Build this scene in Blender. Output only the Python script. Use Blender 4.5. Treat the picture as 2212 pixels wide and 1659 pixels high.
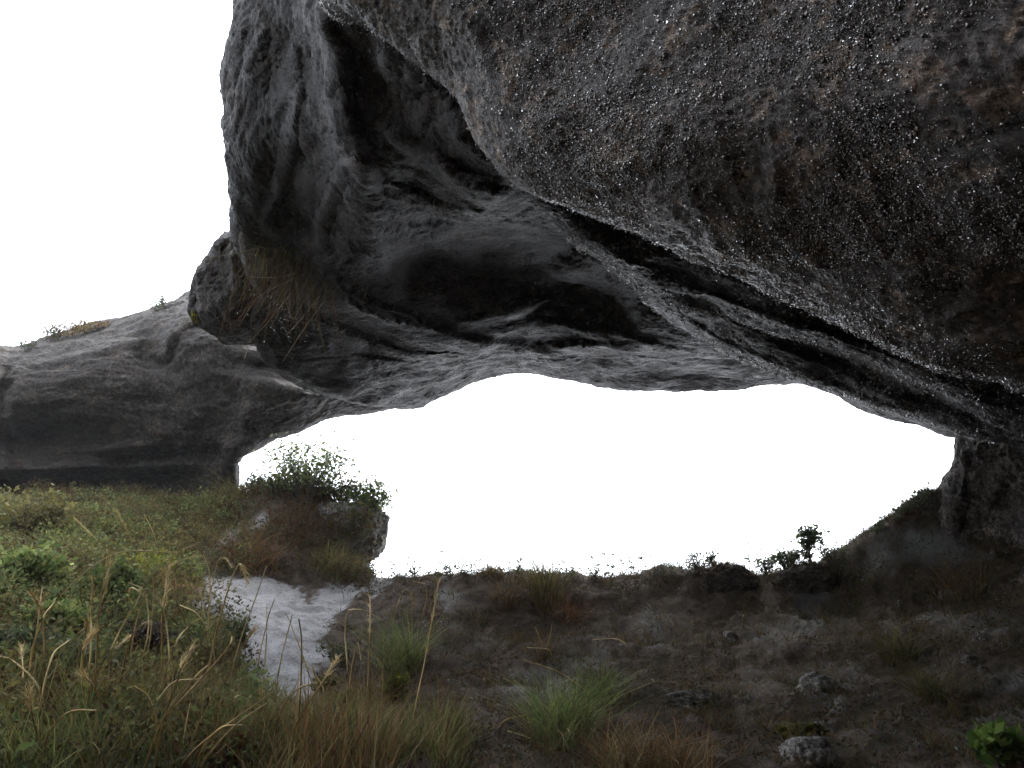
import bpy, bmesh, math, random
import numpy as np
from mathutils import Vector
from mathutils.bvhtree import BVHTree

# ------------------------------------------------------------------ scene, camera, sky, sun, exposure
scene = bpy.context.scene
for o in list(bpy.data.objects):
    bpy.data.objects.remove(o)
COL = scene.collection
random.seed(7)
RNG = np.random.default_rng(7)

PITCH = math.radians(22.0)
FOC = 0.785                      # focal length / sensor width
W, H = 2212.0, 1659.0            # units in which the photograph was measured

cam_data = bpy.data.cameras.new('camera')
cam_data.sensor_width = 36.0
cam_data.lens = FOC * 36.0
cam_data.clip_start = 0.05
cam_data.clip_end = 6000.0
cam = bpy.data.objects.new('camera', cam_data)
cam.rotation_euler = (math.radians(90) + PITCH, 0, 0)
COL.objects.link(cam)
scene.camera = cam

SUN_EL, SUN_AZ = math.radians(58), math.radians(5)      # azimuth from +Y towards +X
world = bpy.data.worlds.new('World')
scene.world = world
world.use_nodes = True
wn = world.node_tree
for n in list(wn.nodes):
    wn.nodes.remove(n)
out = wn.nodes.new('ShaderNodeOutputWorld')
bg = wn.nodes.new('ShaderNodeBackground')
sky = wn.nodes.new('ShaderNodeTexSky')
sky.sky_type = 'NISHITA'
sky.sun_disc = False
sky.sun_elevation = SUN_EL
sky.sun_rotation = SUN_AZ
sky.air_density = 1.0
sky.dust_density = 3.0
sky.ozone_density = 1.0
hs = wn.nodes.new('ShaderNodeHueSaturation')
hs.inputs['Saturation'].default_value = 0.4
# the place stands in cloud: below the horizon the same bright mist goes on
tcw = wn.nodes.new('ShaderNodeTexCoord')
sx = wn.nodes.new('ShaderNodeSeparateXYZ')
ab = wn.nodes.new('ShaderNodeMath'); ab.operation = 'ABSOLUTE'
cx = wn.nodes.new('ShaderNodeCombineXYZ')
wn.links.new(tcw.outputs['Generated'], sx.inputs[0])
wn.links.new(sx.outputs[0], cx.inputs[0]); wn.links.new(sx.outputs[1], cx.inputs[1])
wn.links.new(sx.outputs[2], ab.inputs[0]); wn.links.new(ab.outputs[0], cx.inputs[2])
wn.links.new(cx.outputs[0], sky.inputs['Vector'])
wn.links.new(sky.outputs[0], hs.inputs['Color'])
cloud = wn.nodes.new('ShaderNodeMix')          # even bright cloud over the clear sky
cloud.data_type = 'RGBA'
cloud.inputs[0].default_value = 0.72
cloud.inputs[7].default_value = (4.75, 5.0, 5.4, 1)
wn.links.new(hs.outputs[0], cloud.inputs[6])
wn.links.new(cloud.outputs[2], bg.inputs['Color'])
wn.links.new(bg.outputs[0], out.inputs['Surface'])
bg.inputs['Strength'].default_value = 0.15

sun_data = bpy.data.lights.new('sun', 'SUN')
sun_data.energy = 0.9
sun_data.angle = math.radians(30)
sun_data.color = (1.0, 0.96, 0.9)
sun = bpy.data.objects.new('sun', sun_data)
sd = Vector((math.sin(SUN_AZ) * math.cos(SUN_EL), math.cos(SUN_AZ) * math.cos(SUN_EL), math.sin(SUN_EL)))
sun.rotation_euler = (-sd).to_track_quat('-Z', 'Y').to_euler()
sun.location = sd * 30
COL.objects.link(sun)

scene.view_settings.view_transform = 'Standard'
scene.view_settings.look = 'None'
scene.view_settings.gamma = 1.0
scene.view_settings.use_curve_mapping = False
scene.view_settings.exposure = 2.5
scene.render.engine = 'CYCLES'
scene.cycles.use_denoising = True
scene.cycles.denoising_prefilter = 'NONE'
scene.cycles.max_bounces = 6
scene.cycles.diffuse_bounces = 4
scene.cycles.glossy_bounces = 2
scene.cycles.sample_clamp_indirect = 6.0

# ------------------------------------------------------------------ helpers
CP, SP = math.cos(PITCH), math.sin(PITCH)

def unproj(px, py, d):
    """a point seen at (px, py) of the photograph, d metres ahead of the lens"""
    px, py, d = np.asarray(px, float), np.asarray(py, float), np.asarray(d, float)
    a = (px - W / 2) / W / FOC * d
    b = (H / 2 - py) / W / FOC * d
    return np.stack([a, d * CP - b * SP, d * SP + b * CP], -1)

def proj(P):
    P = np.asarray(P, float)
    d = P[..., 1] * CP + P[..., 2] * SP
    b = -P[..., 1] * SP + P[..., 2] * CP
    d2 = np.maximum(d, 0.05)
    return P[..., 0] / d2 * FOC * W + W / 2, H / 2 - b / d2 * FOC * W, d

_perm = RNG.permutation(256).astype(np.int32)
_perm = np.concatenate([_perm, _perm, _perm])
_g = RNG.normal(size=(256, 3)).astype(np.float32)
_g /= np.linalg.norm(_g, axis=1)[:, None]

def perlin(P):
    P = np.asarray(P, np.float32)
    sh = P.shape[:-1]
    P = P.reshape(-1, 3)
    i = np.floor(P).astype(np.int32)
    f = P - i
    i &= 255
    u = f * f * f * (f * (f * 6 - 15) + 10)
    res = 0
    for dx in (0, 1):
        wx = u[:, 0] if dx else 1 - u[:, 0]
        hx = _perm[(i[:, 0] + dx) & 255]
        for dy in (0, 1):
            wy = u[:, 1] if dy else 1 - u[:, 1]
            hy = _perm[hx + ((i[:, 1] + dy) & 255)]
            for dz in (0, 1):
                wz = u[:, 2] if dz else 1 - u[:, 2]
                g = _g[_perm[hy + ((i[:, 2] + dz) & 255)]]
                res = res + wx * wy * wz * (g[:, 0] * (f[:, 0] - dx) + g[:, 1] * (f[:, 1] - dy) + g[:, 2] * (f[:, 2] - dz))
    return (res * 1.5).reshape(sh)

def fbm(P, scale, octaves=4, gain=0.5, ridged=False, off=0.0):
    P = np.asarray(P, np.float32) * scale + off
    a, s = 1.0, 0.0
    for k in range(octaves):
        n = perlin(P + k * 17.3)
        s = s + a * ((1 - 2 * np.abs(n)) if ridged else n)
        a *= gain
        P = P * 2.03
    return s

def pchip(Y, n):
    """monotone cubic through Y (K, ...) resampled to n rows"""
    Y = np.asarray(Y, float)
    K = Y.shape[0]
    D = Y[1:] - Y[:-1]
    M = np.zeros_like(Y)
    if K > 2:
        a, b = D[:-1], D[1:]
        with np.errstate(divide='ignore', invalid='ignore'):
            m = np.where(a * b > 0, 2 * a * b / (a + b), 0.0)
        # blend with the plain average: rounder forms
        M[1:-1] = 0.55 * m + 0.45 * 0.5 * (a + b)
    M[0], M[-1] = D[0], D[-1]
    t = np.linspace(0, K - 1, n)
    i = np.minimum(t.astype(int), K - 2)
    f = (t - i).reshape((-1,) + (1,) * (Y.ndim - 1))
    h00 = 2 * f**3 - 3 * f**2 + 1
    h10 = f**3 - 2 * f**2 + f
    h01 = -2 * f**3 + 3 * f**2
    h11 = f**3 - f**2
    return h00 * Y[i] + h10 * M[i] + h01 * Y[i + 1] + h11 * M[i + 1]

def seg_dist(px, py, line):
    """distance in photo units to a traced line, signed (left of travel positive), and position along it"""
    L = np.asarray(line, float)
    best = np.full(px.shape, 1e9)
    sgn = np.zeros(px.shape)
    pos = np.zeros(px.shape)
    ln = np.concatenate([[0], np.cumsum(np.hypot(*(L[1:] - L[:-1]).T))])
    for k in range(len(L) - 1):
        a, b = L[k], L[k + 1]
        v = b - a
        t = np.clip(((px - a[0]) * v[0] + (py - a[1]) * v[1]) / (v @ v), 0, 1)
        qx, qy = a[0] + t * v[0], a[1] + t * v[1]
        dd = np.hypot(px - qx, py - qy)
        c = v[0] * (py - a[1]) - v[1] * (px - a[0])
        m = dd < best
        best = np.where(m, dd, best)
        sgn = np.where(m, np.sign(c), sgn)
        pos = np.where(m, (ln[k] + t * np.hypot(*v)) / ln[-1], pos)
    return best * -sgn, pos

def link(name, me, mat, parent=None, props=None):
    o = bpy.data.objects.new(name, me)
    COL.objects.link(o)
    if mat:
        me.materials.append(mat)
    if parent:
        o.parent = parent
        o.matrix_parent_inverse = parent.matrix_world.inverted()
    if props:
        for k, v in props.items():
            o[k] = v
    return o

def mesh_np(name, V, F, smooth=True):
    """V (n,3); F list or (m,k) array"""
    me = bpy.data.meshes.new(name)
    V = np.asarray(V, np.float32)
    if isinstance(F, np.ndarray):
        Fs = [F]
    else:
        Fs = [f for f in F if len(f)]
    nl = sum(f.size for f in Fs)
    nf = sum(f.shape[0] for f in Fs)
    me.vertices.add(len(V))
    me.vertices.foreach_set('co', V.ravel())
    me.loops.add(nl)
    me.loops.foreach_set('vertex_index', np.concatenate([f.ravel() for f in Fs]).astype(np.int32))
    me.polygons.add(nf)
    st, k = [], 0
    for f in Fs:
        st.append(k + np.arange(f.shape[0]) * f.shape[1])
        k += f.size
    me.polygons.foreach_set('loop_start', np.concatenate(st).astype(np.int32))
    if smooth:
        me.polygons.foreach_set('use_smooth', np.ones(nf, bool))
    me.update(calc_edges=True)
    me.validate()
    return me

def thing(name, label, cat, loc=(0, 0, 0), group=None):
    o = bpy.data.objects.new(name, None)
    o.empty_display_size = 0.2
    o.location = loc
    COL.objects.link(o)
    o['label'] = label
    o['category'] = cat
    if group:
        o['group'] = group
    bpy.context.view_layer.update()
    return o

# ------------------------------------------------------------------ materials
def new_mat(name):
    m = bpy.data.materials.new(name)
    m.use_nodes = True
    nt = m.node_tree
    for n in list(nt.nodes):
        nt.nodes.remove(n)
    o = nt.nodes.new('ShaderNodeOutputMaterial')
    b = nt.nodes.new('ShaderNodeBsdfPrincipled')
    nt.links.new(b.outputs[0], o.inputs[0])
    return m, nt, b

def nd(nt, typ, **kw):
    n = nt.nodes.new(typ)
    for k, v in kw.items():
        if k in n.inputs:
            n.inputs[k].default_value = v
        else:
            setattr(n, k, v)
    return n

def ramp(nt, src, stops):
    r = nt.nodes.new('ShaderNodeValToRGB')
    e = r.color_ramp.elements
    while len(e) < len(stops):
        e.new(0.5)
    for k, (p, c) in enumerate(stops):
        e[k].position = p
        e[k].color = (*c, 1) if len(c) == 3 else c
    nt.links.new(src, r.inputs[0])
    return r.outputs[0]

def mix(nt, fac, a, b, blend='MIX'):
    m = nt.nodes.new('ShaderNodeMix')
    m.data_type = 'RGBA'
    m.blend_type = blend
    for sock, v in ((m.inputs[0], fac), (m.inputs[6], a), (m.inputs[7], b)):
        if isinstance(v, (int, float)):
            sock.default_value = v
        elif isinstance(v, tuple):
            sock.default_value = (*v, 1)
        else:
            nt.links.new(v, sock)
    return m.outputs[2]

def rock_material(name, dark, mid, light, tan, fine=30.0, wet=0.35, bump=0.6, tan_amt=0.5, stretch=(1, 1, 1), rot=(0, 0, 0), spec=0.12, tan_scale=2.6):
    m, nt, b = new_mat(name)
    tc = nd(nt, 'ShaderNodeTexCoord')
    mp = nd(nt, 'ShaderNodeMapping')
    mp.inputs['Scale'].default_value = stretch
    mp.inputs['Rotation'].default_value = rot
    nt.links.new(tc.outputs['Object'], mp.inputs[0])
    co = mp.outputs[0]
    def noise(sc, det=6, rough=0.6, dist=0.0):
        n = nd(nt, 'ShaderNodeTexNoise', Scale=sc, Detail=det, Roughness=rough, Distortion=dist)
        nt.links.new(co, n.inputs['Vector'])
        return n.outputs['Fac']
    big = noise(0.9, 8, 0.65, 0.4)
    med = noise(4.5, 8, 0.7)
    fin = noise(fine, 5, 0.7)
    fin2 = noise(fine * 3.1, 4, 0.7)
    c = ramp(nt, big, [(0.30, dark), (0.5, mid), (0.68, light)])
    c2 = ramp(nt, med, [(0.32, dark), (0.52, mid), (0.70, light)])
    c = mix(nt, 0.5, c, c2)
    # mottled tan flakes where the crust has come off
    tn = noise(tan_scale, 9, 0.65, 0.6)
    tf = ramp(nt, tn, [(0.53, (0, 0, 0)), (0.62, (tan_amt,) * 3)])
    c = mix(nt, tf, c, tan)
    # black and pale grains
    g = ramp(nt, fin, [(0.36, (0.16, 0.155, 0.155)), (0.5, (1, 1, 1)), (0.62, (2.0, 2.0, 2.05))])
    c = mix(nt, 0.95, c, g, 'MULTIPLY')
    g2 = ramp(nt, fin2, [(0.36, (0.3, 0.3, 0.3)), (0.5, (1, 1, 1)), (0.66, (1.8, 1.8, 1.85))])
    c = mix(nt, 0.8, c, g2, 'MULTIPLY')
    vp = nd(nt, 'ShaderNodeTexVoronoi', Scale=fine * 0.42)
    wr = nd(nt, 'ShaderNodeTexNoise', Scale=fine * 0.3, Detail=3)
    nt.links.new(co, wr.inputs['Vector'])
    wv_ = nd(nt, 'ShaderNodeVectorMath', operation='ADD')
    nt.links.new(co, wv_.inputs[0]); nt.links.new(wr.outputs['Color'], wv_.inputs[1])
    nt.links.new(wv_.outputs[0], vp.inputs['Vector'])
    pit_shade = ramp(nt, vp.outputs['Distance'], [(0.16, (0.22, 0.21, 0.21)), (0.34, (1, 1, 1))])  # shade of small pits put into the colour, without relief
    pm = ramp(nt, noise(1.7, 6, 0.7), [(0.42, (0, 0, 0)), (0.58, (0.9, 0.9, 0.9))])
    c = mix(nt, pm, c, mix(nt, 1.0, c, pit_shade, 'MULTIPLY'))
    nt.links.new(c, b.inputs['Base Color'])
    r = ramp(nt, med, [(0.35, (wet,) * 3), (0.65, (min(1, wet + 0.35),) * 3)])
    nt.links.new(r, b.inputs['Roughness'])
    b.inputs['Specular IOR Level'].default_value = spec
    # relief
    vor = nd(nt, 'ShaderNodeTexVoronoi', Scale=fine * 1.2)
    nt.links.new(co, vor.inputs['Vector'])
    b1 = nd(nt, 'ShaderNodeBump', Strength=bump, Distance=0.022)
    nt.links.new(med, b1.inputs['Height'])
    b2 = nd(nt, 'ShaderNodeBump', Strength=bump, Distance=0.03)
    nt.links.new(fin, b2.inputs['Height'])
    nt.links.new(b1.outputs[0], b2.inputs['Normal'])
    b3 = nd(nt, 'ShaderNodeBump', Strength=bump, Distance=0.02)
    nt.links.new(fin2, b3.inputs['Height'])
    nt.links.new(b2.outputs[0], b3.inputs['Normal'])
    nt.links.new(b3.outputs[0], b.inputs['Normal'])
    return m

M = {}
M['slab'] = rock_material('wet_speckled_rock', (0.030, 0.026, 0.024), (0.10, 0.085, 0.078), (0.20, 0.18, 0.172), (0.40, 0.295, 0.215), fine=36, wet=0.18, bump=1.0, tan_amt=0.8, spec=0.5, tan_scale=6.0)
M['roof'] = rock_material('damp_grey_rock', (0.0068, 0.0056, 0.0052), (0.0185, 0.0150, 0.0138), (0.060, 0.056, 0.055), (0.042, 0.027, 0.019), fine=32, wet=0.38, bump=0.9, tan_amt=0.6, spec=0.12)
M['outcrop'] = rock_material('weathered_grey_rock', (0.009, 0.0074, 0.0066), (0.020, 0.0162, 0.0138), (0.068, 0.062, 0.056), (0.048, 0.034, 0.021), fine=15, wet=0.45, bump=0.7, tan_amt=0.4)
M['pillar'] = rock_material('dark_brown_rock', (0.032, 0.028, 0.026), (0.072, 0.062, 0.055), (0.14, 0.125, 0.11), (0.26, 0.21, 0.16), fine=18, wet=0.6, bump=0.8, tan_amt=0.4)

# ------------------------------------------------------------------ the rock arch
def loft(cols, nu, nv):
    """cols: list of columns, each a list of (px, py, d). Returns world grid (nu, nv, 3)"""
    A = np.array(cols, float)                       # columns x points x 3
    A = unproj(A[..., 0], A[..., 1], A[..., 2])
    A = pchip(A, nu)
    A = pchip(A.transpose(1, 0, 2), nv).transpose(1, 0, 2)
    return A

def grid_normals(G):
    du = np.gradient(G, axis=0)
    dv = np.gradient(G, axis=1)
    n = np.cross(du, dv)
    n /= np.maximum(np.linalg.norm(n, axis=-1, keepdims=True), 1e-9)
    return n

def face_camera(G, N):
    s = np.sign(np.median((N * -G).sum(-1)))
    return N * (s if s else 1)

def rough(G, amps, seed=0.0, stretch=(1, 1, 1), warp=0.3):
    """weathering: layered noise pushed along the surface normal. amps: (scale, amplitude, ridged)"""
    N = face_camera(G, grid_normals(G))
    P = G * np.array(stretch)
    wv = np.stack([fbm(P, 0.8, 2, off=seed + 31), fbm(P, 0.8, 2, off=seed + 57), fbm(P, 0.8, 2, off=seed + 83)], -1) * warp
    h = 0
    for sc, am, rd in amps:
        h = h + am * fbm(P + wv, sc, 3, 0.5, rd, seed)
    return G + N * h[..., None]

def sculpt(G, ops):
    """ridges, ledges and hollows traced over the surface, as real relief in metres"""
    px, py, d = proj(G)
    view = G / np.linalg.norm(G, axis=-1, keepdims=True)
    h = np.zeros(px.shape)
    for op in ops:
        if op[0] == 'ridge':                        # line, width left, width right, height
            _, line, wl, wr, hh = op
            s, pos = seg_dist(px, py, line)
            w = np.where(s > 0, wl, wr)
            end = np.clip(np.minimum(pos, 1 - pos) * 6, 0, 1)
            end = end * end * (3 - 2 * end)
            t = np.clip(1 - np.abs(s) / w, 0, 1)
            h += hh * end * t * t * (3 - 2 * t)
        else:                                       # 'dent': x, y, rx, ry, angle, depth
            _, x, y, rx, ry, ang, dep = op
            a = math.radians(ang)
            qx = (px - x) * math.cos(a) + (py - y) * math.sin(a)
            qy = -(px - x) * math.sin(a) + (py - y) * math.cos(a)
            wob = 1 + 0.25 * fbm(G, 1.2, 2, off=x * 0.01)
            r = np.sqrt((qx / rx) ** 2 + (qy / ry) ** 2) * wob
            h -= dep * np.exp(-(r * 1.05) ** 2.4)
    return G - view * h[..., None]

ROCK_BVH = []

def solid(name, G, back, mat, parent, label=None):
    """close the weathered face with the mass of rock behind it"""
    nu, nv = G.shape[:2]
    idx = np.arange(nu * nv).reshape(nu, nv)
    q = np.stack([idx[:-1, :-1], idx[1:, :-1], idx[1:, 1:], idx[:-1, 1:]], -1).reshape(-1, 4)
    loop = np.concatenate([idx[:, 0], idx[-1, 1:], idx[-2::-1, -1], idx[0, -2:0:-1]])
    V = [G.reshape(-1, 3)]
    L = G.reshape(-1, 3)[loop]
    c = L.mean(0)
    base = nu * nv
    prev = loop
    quads = [q]
    back = np.array(back, float)
    for f, s in ((0.35, 1.0), (0.75, 0.92), (1.0, 0.7)):
        ring = c + (L - c) * s + back * f
        ring = ring + (fbm(ring, 0.7, 3)[:, None]) * 0.25 * np.array([1, 1, 1])
        cur = base + np.arange(len(loop))
        V.append(ring)
        quads.append(np.stack([prev, cur, np.roll(cur, -1), np.roll(prev, -1)], -1))
        prev = cur
        base += len(loop)
    V.append((c + back * 1.05)[None])
    tri = np.stack([prev, np.full(len(prev), base), np.roll(prev, -1)], -1)
    V = np.concatenate(V)
    me = mesh_np(name, V, [np.concatenate(quads), tri])
    bm = bmesh.new(); bm.from_mesh(me)
    bmesh.ops.recalc_face_normals(bm, faces=bm.faces)
    bm.to_mesh(me); bm.free()
    o = link(name, me, mat, parent)
    if label:
        o['label'] = label
    f = q[::1]
    ROCK_BVH.append(BVHTree.FromPolygons(G.reshape(-1, 3).tolist(), f.tolist()))
    return o

arch = thing('rock_arch', 'huge dark weathered rock arch overhanging the slope and framing the white sky', 'rock arch', (6.0, 8.0, 2.6))

# roof of the arch: columns run from the outer silhouette inwards to where the nearer ledges hide it
roof_cols = [
    # wrap behind,        silhouette,        face ...                                                hidden top
    [(600, -330, 8.2), (545, -330, 6.4), (600, -330, 5.9), (680, -330, 5.4), (740, -330, 5.2), (780, -330, 5.2), (900, -380, 5.0)],
    [(590,    0, 9.0), (522,    0, 6.9), (600,    0, 6.1), (694,    0, 5.3), (735,   -5, 4.95), (790,  -30, 4.7), (1000, -60, 4.5)],
    [(570,  110, 9.3), (500,  110, 7.1), (600,  110, 6.3), (736,  110, 5.4), (790,  115, 5.0), (850,  110, 4.65), (1080, 60, 4.5)],
    [(560,  200, 9.6), (486,  200, 7.2), (610,  215, 6.5), (752,  230, 5.6), (840,  225, 5.1), (930,  210, 4.6), (1130, 150, 4.5)],
    [(560,  310, 10.), (479,  312, 7.4), (620,  335, 6.8), (785,  350, 5.9), (900,  330, 5.35), (1010, 320, 4.75), (1200, 260, 4.7)],
    [(570,  430, 10.5), (491,  420, 7.8), (640,  440, 7.3), (815,  440, 6.5), (930,  430, 6.2), (1080, 410, 5.2), (1260, 340, 5.0)],
    [(590,  530, 11.), (500,  515, 8.3), (640,  535, 7.9), (790,  545, 7.2), (930,  520, 7.3), (1120, 470, 6.4), (1300, 400, 5.8)],
    [(620,  640, 11.5), (545,  630, 8.9), (630,  630, 8.3), (740,  620, 7.8), (950,  580, 8.0), (1180, 520, 7.5), (1340, 450, 6.6)],
    [(660,  740, 12.5), (542,  720, 9.6), (640,  700, 8.9), (800,  670, 8.3), (1010, 620, 8.3), (1230, 570, 7.8), (1400, 500, 6.9)],
    [(760,  780, 14.0), (610,  800, 10.6), (700,  750, 9.5), (860,  710, 8.8), (1060, 650, 8.6), (1270, 610, 8.1), (1430, 540, 7.0)],
    [(860,  820, 15.0), (780,  868, 11.6), (810,  790, 10.2), (930,  735, 9.2), (1110, 675, 8.8), (1300, 640, 8.3), (1450, 570, 7.1)],
    [(960,  790, 15.0), (900,  876, 12.1), (930,  800, 10.6), (1010, 752, 9.5), (1150, 700, 8.9), (1320, 665, 8.4), (1480, 600, 7.2)],
    [(1100, 740, 14.5), (1085, 802, 12.2), (1085, 775, 10.9), (1110, 750, 9.8), (1190, 715, 9.0), (1345, 690, 8.4), (1500, 630, 7.3)],
    [(1250, 760, 14.0), (1215, 816, 11.9), (1215, 790, 10.8), (1240, 762, 9.8), (1290, 735, 9.0), (1400, 710, 8.3), (1540, 660, 7.4)],
    [(1430, 770, 13.5), (1420, 829, 11.5), (1420, 805, 10.6), (1440, 780, 9.7), (1480, 755, 8.9), (1540, 740, 8.2), (1620, 700, 7.5)],
    [(1730, 770, 13.0), (1722, 824, 11.0), (1715, 808, 10.3), (1710, 796, 9.6), (1720, 785, 8.9), (1740, 775, 8.3), (1760, 750, 7.6)],
    [(1900, 840, 12.5), (1885, 890, 10.6), (1880, 870, 10.0), (1880, 855, 9.4), (1890, 842, 8.8), (1900, 830, 8.2), (1920, 800, 7.6)],
    [(2060, 890, 12.0), (2045, 930, 10.2), (2045, 912, 9.7), (2050, 900, 9.2), (2060, 890, 8.6), (2070, 880, 8.2), (2090, 860, 7.6)],
    [(2400, 960, 11.0), (2400, 1010, 9.6), (2400, 990, 9.2), (2400, 975, 8.8), (2400, 965, 8.4), (2400, 955, 8.0), (2400, 930, 7.4)],
]
G = loft(roof_cols, 680, 270)
G = sculpt(G, [
    ('ridge', [(690, -60), (700, 20), (740, 110), (752, 240), (790, 350), (812, 430), (850, 520)], 26, 80, 0.20),
    ('ridge', [(752, 240), (860, 300), (1000, 400), (1120, 440), (1230, 480)], 40, 60, 0.16),
    ('dent', 800, 185, 55, 26, 15, 0.16),
    ('dent', 905, 235, 60, 38, 30, 0.16),
    ('dent', 985, 330, 65, 24, 25, 0.14),
    ('dent', 1010, 365, 50, 18, 20, 0.12),
    ('dent', 640, 110, 60, 120, 5, 0.30),
    ('dent', 660, 345, 70, 60, 0, 0.25),
    ('dent', 680, 480, 120, 50, 25, 0.25),
    ('dent', 1060, 560, 230, 70, -8, 0.45),
    ('dent', 1255, 645, 120, 75, 5, 0.4),
    ('dent', 860, 722, 260, 34, 12, 0.30),
    ('ridge', [(700, 600), (780, 660), (870, 695), (960, 725), (1080, 755), (1180, 770)], 24, 70, 0.35),
    ('ridge', [(545, 640), (540, 720), (590, 790), (680, 820), (800, 850)], 26, 40, 0.22),
    ('ridge', [(720, 780), (830, 795), (920, 815), (1010, 830)], 16, 30, 0.10),
    ('ridge', [(1130, 760), (1260, 745), (1400, 742), (1520, 775), (1640, 800)], 14, 26, 0.22),
    ('ridge', [(694, -20), (704, 20), (740, 110), (753, 240), (790, 350), (812, 430)], 9, 26, 0.10),
    ('ridge', [(752, 320), (840, 395), (960, 440), (1080, 468), (1230, 512)], 10, 34, 0.12),
    ('ridge', [(840, 540), (910, 512), (1000, 488), (1100, 485), (1240, 522)], 34, 10, 0.12),
    ('ridge', [(960, 700), (1080, 672), (1190, 642), (1300, 598)], 10, 30, 0.10),
    ('ridge', [(1150, 690), (1290, 712), (1400, 735), (1540, 770)], 9, 24, 0.10),
    ('ridge', [(610, 770), (760, 768), (900, 785), (1080, 782)], 8, 22, 0.09),
    ('ridge', [(600, 640), (690, 690), (800, 742), (930, 765), (1100, 770)], 8, 26, 0.10),
    ('ridge', [(1100, 778), (1250, 770), (1400, 772), (1600, 803)], 6, 16, 0.09),
    ('ridge', [(560, 520), (600, 440), (640, 330), (660, 200), (650, 60)], 30, 12, 0.08),
    ('ridge', [(690, 560), (700, 470), (740, 380), (760, 330)], 14, 30, 0.09),
    ('dent', 1480, 800, 140, 16, 3, 0.16),
    ('dent', 630, 822, 100, 22, 12, 0.2),
])
G = rough(G, [(0.5, 0.12, False), (1.4, 0.03, False), (3.6, 0.012, False), (9.0, 0.009, False), (22.0, 0.009, False)], 3.0, (1, 1, 1.35))
G = rough(G, [(1.3, 0.022, True), (3.5, 0.011, True)], 8.0, (0.55, 0.55, 2.4))
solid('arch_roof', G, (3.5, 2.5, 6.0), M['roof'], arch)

# nearest overhanging slab, just above the lens
slab_cols = [
    [(640, -330, 6.2), (690, -330, 4.8), (790, -330, 4.3), (950, -330, 3.9), (1250, -330, 3.4), (1800, -330, 2.6), (2700, -380, 2.0)],
    [(700,  -60, 6.2), (712,  -18, 4.7), (790,  -70, 4.2), (960, -110, 3.8), (1300, -150, 3.3), (1850, -190, 2.5), (2750, -260, 1.8)],
    [(850,   20, 6.0), (790,   34, 4.6), (860,    0, 4.1), (1040, -40, 3.7), (1380, -80, 3.2), (1900, -120, 2.4), (2800, -180, 1.7)],
    [(930,   80, 5.9), (868,   90, 4.5), (930,   60, 4.0), (1100, 20, 3.6), (1430, -30, 3.1), (1930, -70, 2.35), (2820, -120, 1.7)],
    [(1010, 160, 5.8), (950,  178, 4.4), (1010, 140, 3.95), (1160, 90, 3.55), (1480, 30, 3.05), (1960, -20, 2.3), (2830, -60, 1.7)],
    [(1130, 320, 5.7), (1066, 338, 4.3), (1110, 300, 3.8), (1240, 230, 3.4), (1540, 130, 2.95), (2000, 60, 2.25), (2850, 0, 1.7)],
    [(1200, 400, 5.6), (1150, 412, 4.2), (1190, 370, 3.7), (1300, 300, 3.3), (1590, 200, 2.85), (2040, 130, 2.2), (2860, 60, 1.7)],
    [(1290, 420, 5.5), (1240, 442, 4.1), (1270, 410, 3.6), (1360, 350, 3.2), (1640, 260, 2.8), (2080, 200, 2.2), (2860, 120, 1.75)],
    [(1490, 480, 5.4), (1431, 506, 3.95), (1450, 470, 3.45), (1520, 410, 3.1), (1760, 330, 2.7), (2150, 270, 2.2), (2880, 200, 1.8)],
    [(1680, 560, 5.3), (1626, 592, 3.8), (1640, 550, 3.3), (1700, 490, 3.0), (1890, 410, 2.65), (2230, 350, 2.2), (2880, 290, 1.85)],
    [(1900, 660, 5.2), (1856, 696, 3.65), (1865, 650, 3.2), (1900, 590, 2.95), (2040, 510, 2.6), (2320, 450, 2.25), (2880, 380, 1.9)],
    [(2130, 760, 5.1), (2106, 800, 3.6), (2110, 750, 3.15), (2130, 690, 2.9), (2230, 610, 2.6), (2430, 550, 2.3), (2880, 480, 1.95)],
    [(2420, 850, 5.0), (2420, 890, 3.55), (2420, 840, 3.1), (2430, 780, 2.9), (2480, 700, 2.6), (2600, 630, 2.3), (2900, 570, 2.0)],
    [(3000, 1050, 5.0), (3000, 1080, 3.5), (3000, 1000, 3.1), (3000, 930, 2.9), (3000, 850, 2.6), (3000, 750, 2.3), (3000, 690, 2.0)],
]
G = loft(slab_cols, 520, 350)
G = rough(G, [(0.5, 0.09, False), (1.5, 0.03, False), (4.0, 0.016, False), (10.0, 0.011, False), (26.0, 0.008, False), (60.0, 0.004, False)], 11.0)
SLAB_G = G
solid('overhanging_slab', G, (0.6, -0.4, 3.6), M['slab'], arch, 'wet speckled slab with glinting grains nearest the lens')

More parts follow.
